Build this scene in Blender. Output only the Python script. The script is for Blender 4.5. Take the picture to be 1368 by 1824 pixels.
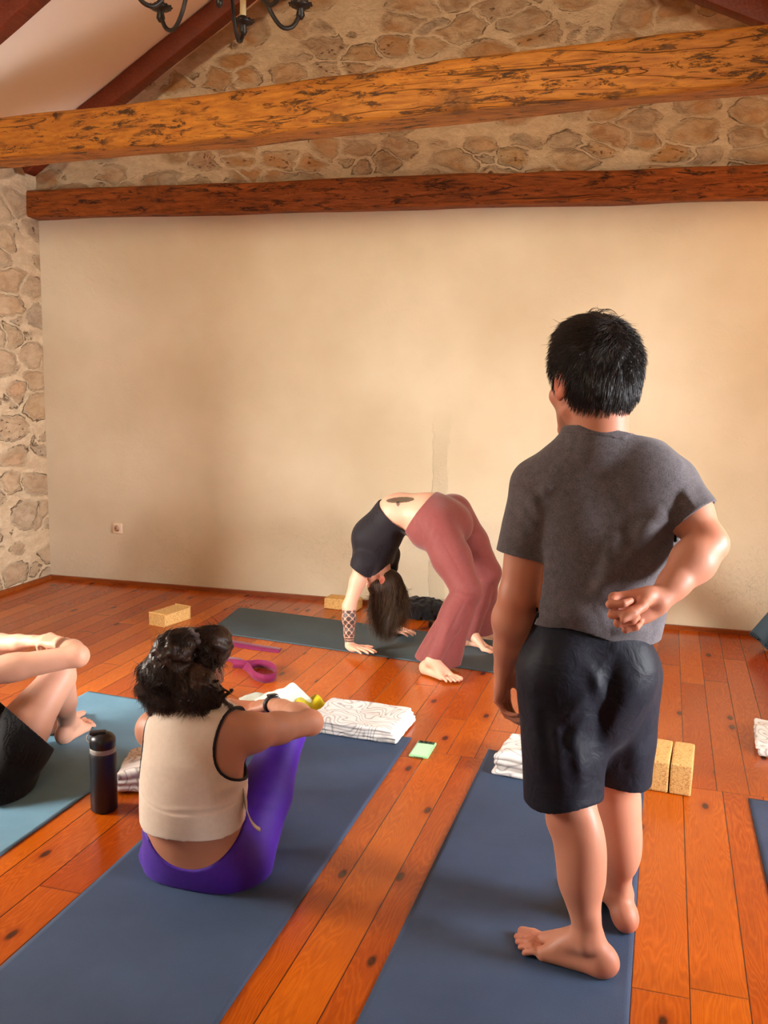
import bpy, bmesh, math, random
import numpy as np
from mathutils import Vector, Matrix

random.seed(7)
rng = np.random.default_rng(11)
sc = bpy.context.scene
for o in list(bpy.data.objects):
    bpy.data.objects.remove(o, do_unlink=True)
COL = sc.collection

# ------------------------------------------------------------------ camera
F_PX, PITCH, ROLL, YAW, EYE = 1687.9, 0.151, 0.020, 0.286, 1.498
PW, PH = 1368, 1824
_cy, _sy, _cp, _sp = math.cos(YAW), math.sin(YAW), math.cos(PITCH), math.sin(PITCH)
CF = np.array([-_sy * _cp, _cy * _cp, -_sp])
_R0 = np.array([_cy, _sy, 0.0]); _U0 = np.cross(_R0, CF)
CR = math.cos(ROLL) * _R0 + math.sin(ROLL) * _U0
CU = -math.sin(ROLL) * _R0 + math.cos(ROLL) * _U0
CAMPOS = np.array([0, 0, EYE])
cam = bpy.data.cameras.new('camera')
cam.sensor_fit = 'VERTICAL'; cam.sensor_height = 36.0; cam.sensor_width = 27.0
cam.lens = F_PX / PH * 36.0
cam.clip_start = 0.05; cam.clip_end = 100
camo = bpy.data.objects.new('camera', cam); COL.objects.link(camo)
camo.matrix_world = Matrix(((CR[0], CU[0], -CF[0], 0), (CR[1], CU[1], -CF[1], 0), (CR[2], CU[2], -CF[2], EYE), (0, 0, 0, 1)))
sc.camera = camo

def P(px, py, y):
    """world point seen at a measured photo position, at depth y in the room"""
    r = CF + CR * (px - PW / 2) / F_PX - CU * (py - PH / 2) / F_PX
    return CAMPOS + r * (y / r[1])

def G(px, py, z=0.0):
    r = CF + CR * (px - PW / 2) / F_PX - CU * (py - PH / 2) / F_PX
    return CAMPOS + r * ((z - EYE) / r[2])

# ------------------------------------------------------------------ world, lights, exposure
w = bpy.data.worlds.new('world'); sc.world = w; w.use_nodes = True
wn = w.node_tree.nodes; wl = w.node_tree.links
wn['Background'].inputs[0].default_value = (0.75, 0.83, 1.0, 1)
wn['Background'].inputs[1].default_value = 1.0
sc.view_settings.view_transform = 'Standard'
sc.view_settings.look = 'None'
sc.view_settings.gamma = 1.0
sc.view_settings.use_curve_mapping = False
sc.view_settings.exposure = -0.12

def area(name, loc, target, sx, sy, power, col, spread=180):
    l = bpy.data.lights.new(name, 'AREA'); l.shape = 'RECTANGLE'; l.size = sx; l.size_y = sy
    l.energy = power; l.color = col; l.spread = math.radians(spread)
    o = bpy.data.objects.new(name, l); COL.objects.link(o); o.location = loc
    o.rotation_euler = (Vector(target) - Vector(loc)).to_track_quat('-Z', 'Y').to_euler()
    return o
# daylight arriving through the window openings (left wall x=-4.05, right wall x=1.95, rear wall y=-2.6), then an added gable fill
area('daylight_left', (-6.0, 1.15, 2.75), (-3.4, 2.35, 0.9), 2.4, 2.2, 1700, (1.0, 0.95, 0.86))
area('daylight_left_low', (-6.3, -0.7, 2.25), (-3.9, 2.0, 1.3), 2.2, 1.3, 3500, (1.0, 0.97, 0.90))
area('daylight_right', (3.9, 2.3, 2.9), (1.2, 2.6, 0.8), 2.4, 2.2, 1100, (0.97, 0.97, 1.0))
area('daylight_right_low', (4.6, 0.1, 2.3), (1.9, 2.5, 1.4), 2.2, 1.3, 600, (1.0, 0.97, 0.92))
area('daylight_right_level', (5.3, 1.75, 1.55), (1.95, 2.6, 1.5), 0.9, 1.3, 1500, (0.93, 0.95, 1.0))
area('daylight_rear_window', (-0.9, -2.66, 1.6), (-1.2, 3, 1.9), 1.2, 1.3, 12, (1.0, 0.9, 0.75), 150)
area('gable_fill_light', (-1.5, -2.5, 3.35), (-1.3, 5.7, 3.1), 1.0, 0.8, 34, (1.0, 0.84, 0.60), 60)  # added fill to brighten the far stone gable, no window opening behind it
sl = bpy.data.lights.new('sun', 'SUN'); sl.energy = 48.0; sl.angle = math.radians(2); sl.color = (1.0, 0.93, 0.80)
so_ = bpy.data.objects.new('sun', sl); COL.objects.link(so_); so_.rotation_euler = Vector((0.72, -0.12, -1.0)).to_track_quat('-Z', 'Y').to_euler()

# ------------------------------------------------------------------ small helpers
def tag(o, label=None, cat=None, group=None, kind=None):
    if label: o['label'] = label
    if cat: o['category'] = cat
    if group: o['group'] = group
    if kind: o['kind'] = kind
    return o

def empty(name, loc, rz=0.0):
    o = bpy.data.objects.new(name, None); COL.objects.link(o)
    o.empty_display_size = 0.05
    o.location = loc; o.rotation_euler = (0, 0, rz)
    return o

def link(name, me, mat=None, parent=None, smooth=True):
    """link a mesh given in world space; keeps world placement under a parent at any place"""
    o = bpy.data.objects.new(name, me); COL.objects.link(o)
    if mat is not None:
        me.materials.clear(); me.materials.append(mat)
    if smooth and len(me.polygons):
        me.polygons.foreach_set('use_smooth', np.ones(len(me.polygons), bool))
    if parent is not None:
        o.parent = parent
        m = Matrix.Translation(parent.location) @ parent.rotation_euler.to_matrix().to_4x4() if parent.type == 'EMPTY' else Matrix.Identity(4)
        o.matrix_parent_inverse = m.inverted()
    return o

def from_np(name, V, Fq, cols=None):
    """Fq: (n,4) or (n,3) int array"""
    me = bpy.data.meshes.new(name)
    V = np.asarray(V, np.float32); Fq = np.asarray(Fq, np.int32)
    me.vertices.add(len(V)); me.vertices.foreach_set('co', V.ravel())
    n, k = Fq.shape
    me.loops.add(n * k); me.loops.foreach_set('vertex_index', Fq.ravel())
    me.polygons.add(n); me.polygons.foreach_set('loop_start', np.arange(0, n * k, k, dtype=np.int32))
    me.update(calc_edges=True); me.validate()
    if cols is not None:
        a = me.color_attributes.new('Col', 'FLOAT_COLOR', 'POINT')
        c = np.ones((len(V), 4), np.float32); c[:, :3] = cols
        a.data.foreach_set('color', c.ravel())
    return me

def bm_mesh(name, bm):
    me = bpy.data.meshes.new(name); bmesh.ops.recalc_face_normals(bm, faces=bm.faces[:]); bm.to_mesh(me); bm.free(); return me

def box_bm(bm, lo, hi, bevel=0.0, seg=2):
    r = bmesh.ops.create_cube(bm, size=1.0)
    lo = Vector(lo); hi = Vector(hi)
    for v in r['verts']:
        v.co = Vector([lo[i] + (v.co[i] + 0.5) * (hi[i] - lo[i]) for i in range(3)])
    if bevel:
        es = list({e for v in r['verts'] for e in v.link_edges})
        bmesh.ops.bevel(bm, geom=es, offset=bevel, segments=seg, profile=0.5, affect='EDGES')

def lathe_bm(bm, prof, n=24, origin=(0, 0, 0), cap=True):
    rings = []
    for r, z in prof:
        rings.append([bm.verts.new((origin[0] + r * math.cos(2 * math.pi * i / n), origin[1] + r * math.sin(2 * math.pi * i / n), origin[2] + z)) for i in range(n)])
    for a, b in zip(rings, rings[1:]):
        for i in range(n):
            bm.faces.new((a[i], a[(i + 1) % n], b[(i + 1) % n], b[i]))
    if cap:
        bm.faces.new(rings[0][::-1]); bm.faces.new(rings[-1])

def tube_np(pts, rad, n=8):
    """round tube along a polyline -> V, F"""
    pts = np.asarray(pts, float); m = len(pts)
    rad = np.full(m, rad) if np.isscalar(rad) else np.asarray(rad, float)
    t = np.gradient(pts, axis=0); t /= np.linalg.norm(t, axis=1)[:, None] + 1e-12
    u = np.cross(t[0], [0.3, 0.2, 1.0]); u /= np.linalg.norm(u)
    V = []
    for i in range(m):
        u = u - t[i] * (u @ t[i]); u /= np.linalg.norm(u) + 1e-12
        v = np.cross(t[i], u)
        a = np.arange(n) * 2 * np.pi / n
        V.append(pts[i] + rad[i] * (np.cos(a)[:, None] * u + np.sin(a)[:, None] * v))
    V = np.concatenate(V)
    F = [(i * n + j, i * n + (j + 1) % n, (i + 1) * n + (j + 1) % n, (i + 1) * n + j) for i in range(m - 1) for j in range(n)]
    e0 = len(V); V = np.vstack([V, pts[0], pts[-1]])
    T = []
    for j in range(n):
        T.append((e0, (j + 1) % n, j, j)); T.append((e0 + 1, (m - 1) * n + j, (m - 1) * n + (j + 1) % n, (m - 1) * n + (j + 1) % n))
    return V, F + T

def tube_bm(bm, pts, rad, n=8):
    V, F = tube_np(pts, rad, n)
    vs = [bm.verts.new(v) for v in V]
    for f in F:
        g = list(dict.fromkeys(f))
        try: bm.faces.new([vs[i] for i in g])
        except ValueError: pass

def spline(pts, n):
    """Catmull-Rom through pts"""
    p = np.asarray(pts, float); p = np.vstack([2 * p[0] - p[1], p, 2 * p[-1] - p[-2]])
    out = []
    m = len(p) - 3
    for s in np.linspace(0, m - 1e-9, n):
        i = int(s); t = s - i
        a, b, c, d = p[i:i + 4]
        out.append(0.5 * (2 * b + (c - a) * t + (2 * a - 5 * b + 4 * c - d) * t * t + (3 * b - a - 3 * c + d) * t ** 3))
    return np.array(out)

def strands(name, lines, rads, mat, parent, cols=None):
    """many hairs, each a tapered three-sided tube, in one mesh. lines: (N,M,3)"""
    L = np.asarray(lines, float); N, M, _ = L.shape
    t = np.gradient(L, axis=1); t /= np.linalg.norm(t, axis=2, keepdims=True) + 1e-9
    ref = np.array([0.31, 0.52, 0.79]); u = np.cross(t, ref); u /= np.linalg.norm(u, axis=2, keepdims=True) + 1e-9
    v = np.cross(t, u)
    tap = np.linspace(1, 0, M) ** 0.6 * 0.9 + 0.1
    r = (np.asarray(rads)[:, None] * tap)[..., None]
    V = np.stack([L + r * (math.cos(a) * u + math.sin(a) * v) for a in (0, 2.094, 4.189)], axis=2).reshape(-1, 3)
    base = (np.arange(N) * M * 3)[:, None, None]; s = (np.arange(M - 1) * 3)[None, :, None]; j = np.arange(3)[None, None, :]; j2 = (j + 1) % 3
    a = base + s
    F = np.stack([a + j, a + j2, a + 3 + j2, a + 3 + j], axis=-1).reshape(-1, 4)
    c = None
    if cols is not None: c = np.repeat(np.asarray(cols), M * 3, axis=0)
    return link(name, from_np(name, V, F, c), mat, parent)

# ------------------------------------------------------------------ implicit surfaces for bodies and cloth
def nrm(v):
    v = np.asarray(v, float); return v / (np.linalg.norm(v) + 1e-12)

class Cap:
    """tapered limb a->b, optionally flattened to ratio s along axis n"""
    def __init__(self, a, b, ra, rb, n=None, s=1.0):
        self.a = np.asarray(a, float); self.b = np.asarray(b, float); self.ra = ra; self.rb = rb
        self.s = s; self.n = None if n is None else nrm(n)
    def __call__(self, p):
        ab = self.b - self.a; L = ab @ ab + 1e-12
        t = np.clip(((p - self.a) @ ab) / L, 0, 1)
        q = p - self.a - t[:, None] * ab
        r = self.ra + (self.rb - self.ra) * t
        if self.n is None:
            return np.sqrt((q * q).sum(1)) - r
        qn = q @ self.n; qt2 = np.maximum((q * q).sum(1) - qn * qn, 0)
        s = self.s
        k0 = np.sqrt(qt2 / r ** 2 + qn ** 2 / (r * s) ** 2); k1 = np.sqrt(qt2 / r ** 4 + qn ** 2 / (r * s) ** 4) + 1e-9
        return np.where(k0 < 1e-3, -r * min(1, s), k0 * (k0 - 1) / k1)

class Ell:
    def __init__(self, c, r, ax=None):
        self.c = np.asarray(c, float); self.r = np.asarray(r, float); self.ax = np.eye(3) if ax is None else np.asarray([nrm(a) for a in ax])
    def __call__(self, p):
        q = (p - self.c) @ self.ax.T
        k0 = np.sqrt(((q / self.r) ** 2).sum(1)); k1 = np.sqrt(((q / self.r ** 2) ** 2).sum(1)) + 1e-9
        return np.where(k0 < 1e-3, -self.r.min(), k0 * (k0 - 1) / k1)

def smin(a, b, k):
    h = np.clip(0.5 + 0.5 * (b - a) / k, 0, 1)
    return b + (a - b) * h - k * h * (1 - h)
def smax(a, b, k): return -smin(-a, -b, k)

class Grp:
    """smooth union; items: (shape, k) — shape may itself be a Grp; k < 0 carves the shape away"""
    def __init__(self, items): self.items = items; self.cache = {}
    def active(self, ctx):
        if ctx is None: return self.items
        key = (id(self), ctx[0])
        if key in self.cache: return self.cache[key]
        c, R = ctx[1], ctx[2]
        cp = c[None, :]
        ds = [float(it[0](cp, None)[0]) if isinstance(it[0], Grp) else float(it[0](cp)[0]) for it in self.items]
        pos = [d for d, it in zip(ds, self.items) if it[1] > 0]
        m = min(pos) if pos else 0
        act = [it for d, it in zip(ds, self.items) if (d - (m if it[1] > 0 else 0)) <= 3.2 * R + abs(it[1]) * 1.5]
        self.cache = {key: act}
        return act
    def __call__(self, p, ctx=None):
        d = None
        for sh, k in self.active(ctx):
            di = sh(p, ctx) if isinstance(sh, Grp) else sh(p)
            if k < 0:
                if d is not None: d = smax(d, -di, -k)
            else:
                d = di if d is None else smin(d, di, k)
        if d is None: d = np.full(len(p), 1.0)
        return d

def mesh_sdf(fn, lo, hi, h, smooth=1):
    """surface nets over a sparsely sampled grid. fn(points, ctx)"""
    lo = np.asarray(lo, float); hi = np.asarray(hi, float)
    B = 8
    nb = np.ceil((hi - lo) / (h * B)).astype(int)
    bi = np.stack(np.meshgrid(*[np.arange(k) for k in nb], indexing='ij'), -1).reshape(-1, 3)
    cen = lo + (bi + 0.5) * B * h
    dc = fn(cen, None)
    keep = np.abs(dc) < B * h * 0.87 * 1.6 + 0.012
    D = np.full(tuple(nb * B), 1.0, np.float32)
    ins = (~keep) & (dc < 0)
    for b in bi[ins]: D[b[0]*B:b[0]*B+B, b[1]*B:b[1]*B+B, b[2]*B:b[2]*B+B] = -1.0
    loc = np.stack(np.meshgrid(np.arange(B), np.arange(B), np.arange(B), indexing='ij'), -1).reshape(-1, 3)
    kb = bi[keep]
    sup = kb // 3
    key = sup[:, 0] * 100000 + sup[:, 1] * 1000 + sup[:, 2]
    order = np.argsort(key, kind='stable'); kb = kb[order]; key = key[order]
    cuts = np.flatnonzero(np.diff(key)) + 1
    for gi, grp in enumerate(np.split(kb, cuts)):
        c = lo + (grp.min(0) + grp.max(0) + 1) * 0.5 * B * h
        R = 0.5 * np.linalg.norm((grp.max(0) - grp.min(0) + 1) * B * h)
        vox = (grp[:, None, :] * B + loc[None]).reshape(-1, 3)
        pts = lo + vox * h
        D[vox[:, 0], vox[:, 1], vox[:, 2]] = fn(pts, (gi, c, R))
    I = D < 0
    nx, ny, nz = D.shape
    cnt = np.zeros((nx - 1, ny - 1, nz - 1), np.int8)
    for dx in (0, 1):
        for dy in (0, 1):
            for dz in (0, 1):
                cnt += I[dx:nx - 1 + dx, dy:ny - 1 + dy, dz:nz - 1 + dz]
    act = (cnt > 0) & (cnt < 8)
    ids = np.full(act.shape, -1, np.int32)
    ci = np.argwhere(act); ids[act] = np.arange(len(ci))
    C = [(0,0,0),(1,0,0),(0,1,0),(1,1,0),(0,0,1),(1,0,1),(0,1,1),(1,1,1)]
    cv = [D[ci[:, 0] + a, ci[:, 1] + b, ci[:, 2] + c] for a, b, c in C]
    E = [(0,1),(2,3),(4,5),(6,7),(0,2),(1,3),(4,6),(5,7),(0,4),(1,5),(2,6),(3,7)]
    acc = np.zeros((len(ci), 3)); n = np.zeros(len(ci))
    for i, j in E:
        a, b = cv[i], cv[j]; m = (a < 0) != (b < 0)
        t = np.where(m, a / np.where(m, a - b, 1), 0)
        pi = np.array(C[i]); pj = np.array(C[j])
        acc += m[:, None] * (pi + t[:, None] * (pj - pi)); n += m
    V = lo + (ci + acc / n[:, None]) * h
    Fs = []
    for ax in range(3):
        s0 = [slice(None)] * 3; s1 = [slice(None)] * 3
        s0[ax] = slice(0, -1); s1[ax] = slice(1, None)
        ch = I[tuple(s0)] != I[tuple(s1)]
        e = np.argwhere(ch)
        o1, o2 = [(1, 2), (2, 0), (0, 1)][ax]
        ok = (e[:, o1] > 0) & (e[:, o2] > 0) & (e[:, o1] < D.shape[o1] - 1) & (e[:, o2] < D.shape[o2] - 1)
        e = e[ok]
        def cid(da, db):
            q = e.copy(); q[:, o1] -= da; q[:, o2] -= db
            return ids[q[:, 0], q[:, 1], q[:, 2]]
        q = np.stack([cid(1, 1), cid(0, 1), cid(0, 0), cid(1, 0)], 1)
        fl = ~I[e[:, 0], e[:, 1], e[:, 2]]
        q[fl] = q[fl][:, ::-1]
        Fs.append(q)
    F = np.concatenate(Fs); F = F[(F >= 0).all(1)]
    for _ in range(smooth):
        S = np.zeros_like(V); k = np.zeros(len(V))
        for i in range(4):
            a = F[:, i]
            for b in (F[:, (i + 1) % 4], F[:, (i + 3) % 4]):
                np.add.at(S, a, V[b]); np.add.at(k, a, 1)
        V = V * 0.45 + 0.55 * S / np.maximum(k, 1)[:, None]
    return V, F
# ------------------------------------------------------------------ materials
def srgb(r, g, b):
    f = lambda c: (c / 255 / 12.92) if c / 255 <= 0.04045 else ((c / 255 + 0.055) / 1.055) ** 2.4
    return (f(r), f(g), f(b), 1.0)

class M:
    def __init__(self, name, rough=0.6, spec=0.5):
        self.m = bpy.data.materials.new(name); self.m.use_nodes = True
        self.nt = self.m.node_tree; self.b = self.nt.nodes['Principled BSDF']
        self.b.inputs['Roughness'].default_value = rough
        self.b.inputs['Specular IOR Level'].default_value = spec
    def n(self, t, **kw):
        x = self.nt.nodes.new(t)
        for k, v in kw.items():
            if k.startswith('i_'):
                key = k[2:]; key = int(key) if key.isdigit() else key.replace('_', ' ')
                x.inputs[key].default_value = v
            else: setattr(x, k, v)
        return x
    def l(self, a, b): self.nt.links.new(a, b)
    def math(self, op, a, b=None, c=None, clamp=False):
        x = self.n('ShaderNodeMath', operation=op); x.use_clamp = clamp
        for i, v in enumerate((a, b, c)):
            if v is None: continue
            if isinstance(v, (int, float)): x.inputs[i].default_value = v
            else: self.l(v, x.inputs[i])
        return x.outputs[0]
    def coord(self, scale=(1, 1, 1), loc=(0, 0, 0), rot=(0, 0, 0), src='Object'):
        t = self.n('ShaderNodeTexCoord'); mp = self.n('ShaderNodeMapping')
        mp.inputs['Scale'].default_value = scale; mp.inputs['Location'].default_value = loc; mp.inputs['Rotation'].default_value = rot
        self.l(t.outputs[src], mp.inputs[0]); return mp.outputs[0]
    def noise(self, vec, scale, detail=4, rough=0.55, dist=0.0):
        x = self.n('ShaderNodeTexNoise'); x.inputs['Scale'].default_value = scale; x.inputs['Detail'].default_value = detail
        x.inputs['Roughness'].default_value = rough; x.inputs['Distortion'].default_value = dist
        if vec is not None: self.l(vec, x.inputs['Vector'])
        return x
    def ramp(self, fac, stops, interp='LINEAR'):
        r = self.n('ShaderNodeValToRGB'); r.color_ramp.interpolation = interp
        e = r.color_ramp.elements
        while len(e) < len(stops): e.new(0.5)
        for k, (p, c) in enumerate(stops):
            e[k].position = p; e[k].color = c if len(c) == 4 else (*c, 1)
        self.l(fac, r.inputs[0]); return r.outputs[0]
    def mix(self, fac, a, b, mode='MIX'):
        x = self.n('ShaderNodeMix', data_type='RGBA', blend_type=mode)
        for s, v in ((x.inputs[0], fac), (x.inputs[6], a), (x.inputs[7], b)):
            if isinstance(v, (int, float, tuple)): s.default_value = v
            else: self.l(v, s)
        return x.outputs[2]
    def bump(self, h, strength=0.5, dist=0.01, normal=None):
        x = self.n('ShaderNodeBump'); x.inputs['Strength'].default_value = strength; x.inputs['Distance'].default_value = dist
        self.l(h, x.inputs['Height'])
        if normal is not None: self.l(normal, x.inputs['Normal'])
        self.l(x.outputs[0], self.b.inputs['Normal']); return x.outputs[0]
    def color(self, c):
        if isinstance(c, tuple): self.b.inputs['Base Color'].default_value = c
        else: self.l(c, self.b.inputs['Base Color'])
        return self

BW = (0, 0, 0, 1); WH = (1, 1, 1, 1)

def mat_plain(name, c, rough=0.6, spec=0.5, metal=0.0):
    m = M(name, rough, spec); m.color(c); m.b.inputs['Metallic'].default_value = metal; return m.m

def mat_fabric(name, c, c2=None, weave=900, bump=0.25, rough=0.85, spec=0.2, sheen=0.1, wrinkle=0.0, wscale=18):
    m = M(name, rough, spec); v = m.coord()
    n = m.noise(v, 60, 5)
    c2 = c2 or tuple(x * 0.75 for x in c[:3]) + (1,)
    fine = m.noise(m.coord(scale=(1, 1, 1)), weave, 2)
    f = m.math('MULTIPLY_ADD', fine.outputs[0], 0.7, m.math('MULTIPLY', n.outputs[0], 0.3))
    m.color(m.ramp(f, [(0.35, c2), (0.65, c)]))
    hgt = fine.outputs[0]
    nb = None
    if wrinkle:
        wn_ = m.noise(m.coord(), wscale, 3, 0.5, 0.6)
        b0 = m.n('ShaderNodeBump'); b0.inputs['Strength'].default_value = wrinkle; b0.inputs['Distance'].default_value = 0.02
        m.l(wn_.outputs[0], b0.inputs['Height']); nb = b0.outputs[0]
    m.bump(hgt, bump, 0.001, nb)
    m.b.inputs['Sheen Weight'].default_value = sheen
    return m.m

def mat_skin(name, c, sub=0.12):
    """vertex colour 'Col' (real pigment: knuckles, soles, tattoos) over a base tone"""
    m = M(name, 0.48, 0.35); v = m.coord()
    a = m.n('ShaderNodeVertexColor'); a.layer_name = 'Col'
    n = m.noise(v, 22, 5); n2 = m.noise(v, 260, 2)
    base = m.mix(m.math('MULTIPLY', n.outputs[0], 0.35), c, tuple([c[0] * 0.95, c[1] * 0.72, c[2] * 0.66, 1]))
    m.color(m.mix(1.0, base, a.outputs[0], 'MULTIPLY'))
    m.b.inputs['Subsurface Weight'].default_value = sub
    m.b.inputs['Subsurface Radius'].default_value = (0.02, 0.008, 0.004)
    m.b.inputs['Subsurface Scale'].default_value = 0.5
    m.bump(n2.outputs[0], 0.12, 0.001)
    return m.m

def mat_hair(name, c, c2, rough=0.35):
    m = M(name, rough, 0.4); v = m.coord(scale=(1, 1, 0.15))
    n = m.noise(v, 160, 4)
    m.color(m.ramp(n.outputs[0], [(0.35, c), (0.7, c2)]))
    m.bump(n.outputs[0], 0.6, 0.003)
    return m.m

def mat_floor():
    m = M('varnished_pine', 0.16, 0.55)
    t = m.n('ShaderNodeTexCoord'); sx = m.n('ShaderNodeSeparateXYZ'); m.l(t.outputs['Object'], sx.inputs[0])
    x, y = sx.outputs[0], sx.outputs[1]
    near = m.math('LESS_THAN', y, 3.475)
    wdt = m.math('MULTIPLY_ADD', near, 0.026, 0.112)
    off = m.math('MULTIPLY_ADD', near, -0.007, 0.150)
    u = m.math('DIVIDE', m.math('SUBTRACT', x, off), wdt)
    idx = m.math('FLOOR', u); fr = m.math('FRACT', u)
    # random run length of each board
    r1 = m.n('ShaderNodeTexWhiteNoise', noise_dimensions='2D'); cb = m.n('ShaderNodeCombineXYZ'); m.l(idx, cb.inputs[0]); m.l(near, cb.inputs[1]); m.l(cb.outputs[0], r1.inputs['Vector'])
    run = m.math('MULTIPLY_ADD', r1.outputs[0], 7.0, m.math('MULTIPLY', y, 0.42))
    idy = m.math('FLOOR', run); fy = m.math('FRACT', run)
    r2 = m.n('ShaderNodeTexWhiteNoise', noise_dimensions='3D'); cb2 = m.n('ShaderNodeCombineXYZ'); m.l(idx, cb2.inputs[0]); m.l(idy, cb2.inputs[1]); m.l(near, cb2.inputs[2]); m.l(cb2.outputs[0], r2.inputs['Vector'])
    rnd = r2.outputs[0]; rc = r2.outputs[1]
    # gap mask
    e1 = m.math('MINIMUM', fr, m.math('SUBTRACT', 1.0, fr))
    g1 = m.math('SUBTRACT', 1.0, m.math('MULTIPLY', m.math('SUBTRACT', e1, 0.006), 90, clamp=True), clamp=True)
    e2 = m.math('MINIMUM', fy, m.math('SUBTRACT', 1.0, fy))
    g2 = m.math('SUBTRACT', 1.0, m.math('MULTIPLY', m.math('SUBTRACT', e2, 0.0006), 900, clamp=True), clamp=True)
    e3 = m.math('ABSOLUTE', m.math('SUBTRACT', y, 3.475))
    g3 = m.math('SUBTRACT', 1.0, m.math('MULTIPLY', m.math('SUBTRACT', e3, 0.0006), 700, clamp=True), clamp=True)
    gap = m.math('MAXIMUM', g1, m.math('MULTIPLY', m.math('MAXIMUM', g2, g3), 0.55))
    # grain: long bands bent by noise, offset per board
    offv = m.n('ShaderNodeVectorMath', operation='SCALE'); m.l(rc, offv.inputs[0]); offv.inputs[3].default_value = 17.0
    add = m.n('ShaderNodeVectorMath', operation='ADD'); m.l(t.outputs['Object'], add.inputs[0]); m.l(offv.outputs[0], add.inputs[1])
    mp = m.n('ShaderNodeMapping'); mp.inputs['Scale'].default_value = (1, 0.16, 1); m.l(add.outputs[0], mp.inputs[0])
    warp = m.noise(mp.outputs[0], 5.5, 3, 0.5)
    gx = m.math('MULTIPLY_ADD', warp.outputs[0], 46.0, m.math('MULTIPLY', x, 60.0))
    ring = m.math('FRACT', gx)
    ringc = m.math('ABSOLUTE', m.math('MULTIPLY_ADD', ring, 2.0, -1.0))
    fine = m.noise(mp.outputs[0], 140, 3, 0.6)
    g = m.math('MULTIPLY_ADD', m.math('POWER', ringc, 2.6), 0.36, m.math('MULTIPLY', fine.outputs[0], 0.64))
    c1 = m.ramp(g, [(0.15, srgb(172, 80, 8)), (0.5, srgb(192, 94, 10)), (0.95, srgb(202, 106, 16))])
    c2 = m.ramp(g, [(0.15, srgb(138, 52, 5)), (0.5, srgb(160, 64, 7)), (0.95, srgb(176, 78, 11))])
    base = m.mix(rnd, c1, c2)
    blot = m.noise(m.coord(scale=(1, 0.5, 1)), 3.0, 3)
    base = m.mix(m.math('MULTIPLY', m.ramp(blot.outputs[0], [(0.45, BW), (0.75, WH)]), 0.45), base, srgb(150, 58, 12))
    # knots
    mk = m.n('ShaderNodeMapping'); mk.inputs['Scale'].default_value = (1, 0.45, 1); m.l(add.outputs[0], mk.inputs[0])
    vk = m.n('ShaderNodeTexVoronoi', voronoi_dimensions='2D'); vk.inputs['Scale'].default_value = 4.4; vk.inputs['Randomness'].default_value = 1.0; m.l(mk.outputs[0], vk.inputs['Vector'])
    kn = m.ramp(vk.outputs['Distance'], [(0.03, WH), (0.065, BW)])
    knh = m.ramp(vk.outputs['Distance'], [(0.05, WH), (0.15, BW)])
    sc_ = m.n('ShaderNodeSeparateColor'); m.l(vk.outputs['Color'], sc_.inputs[0]); sel = m.math('GREATER_THAN', sc_.outputs[0], 0.35)
    base = m.mix(m.math('MULTIPLY', m.math('MULTIPLY', knh, sel), 0.45), base, srgb(140, 50, 10))
    base = m.mix(m.math('MULTIPLY', m.math('MULTIPLY', kn, sel), 0.92), base, srgb(52, 20, 8))
    base = m.mix(m.math('MULTIPLY', gap, 0.9), base, srgb(40, 14, 6))
    m.color(base)
    und = m.noise(m.coord(), 7, 2)
    hh = m.math('SUBTRACT', m.math('MULTIPLY_ADD', und.outputs[0], 0.6, m.math('MULTIPLY', g, 0.05)), m.math('MULTIPLY', gap, 0.6))
    m.bump(hh, 0.35, 0.004)
    rr = m.math('MULTIPLY_ADD', blot.outputs[0], 0.16, 0.14); m.l(rr, m.b.inputs['Roughness'])
    return m.m

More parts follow.
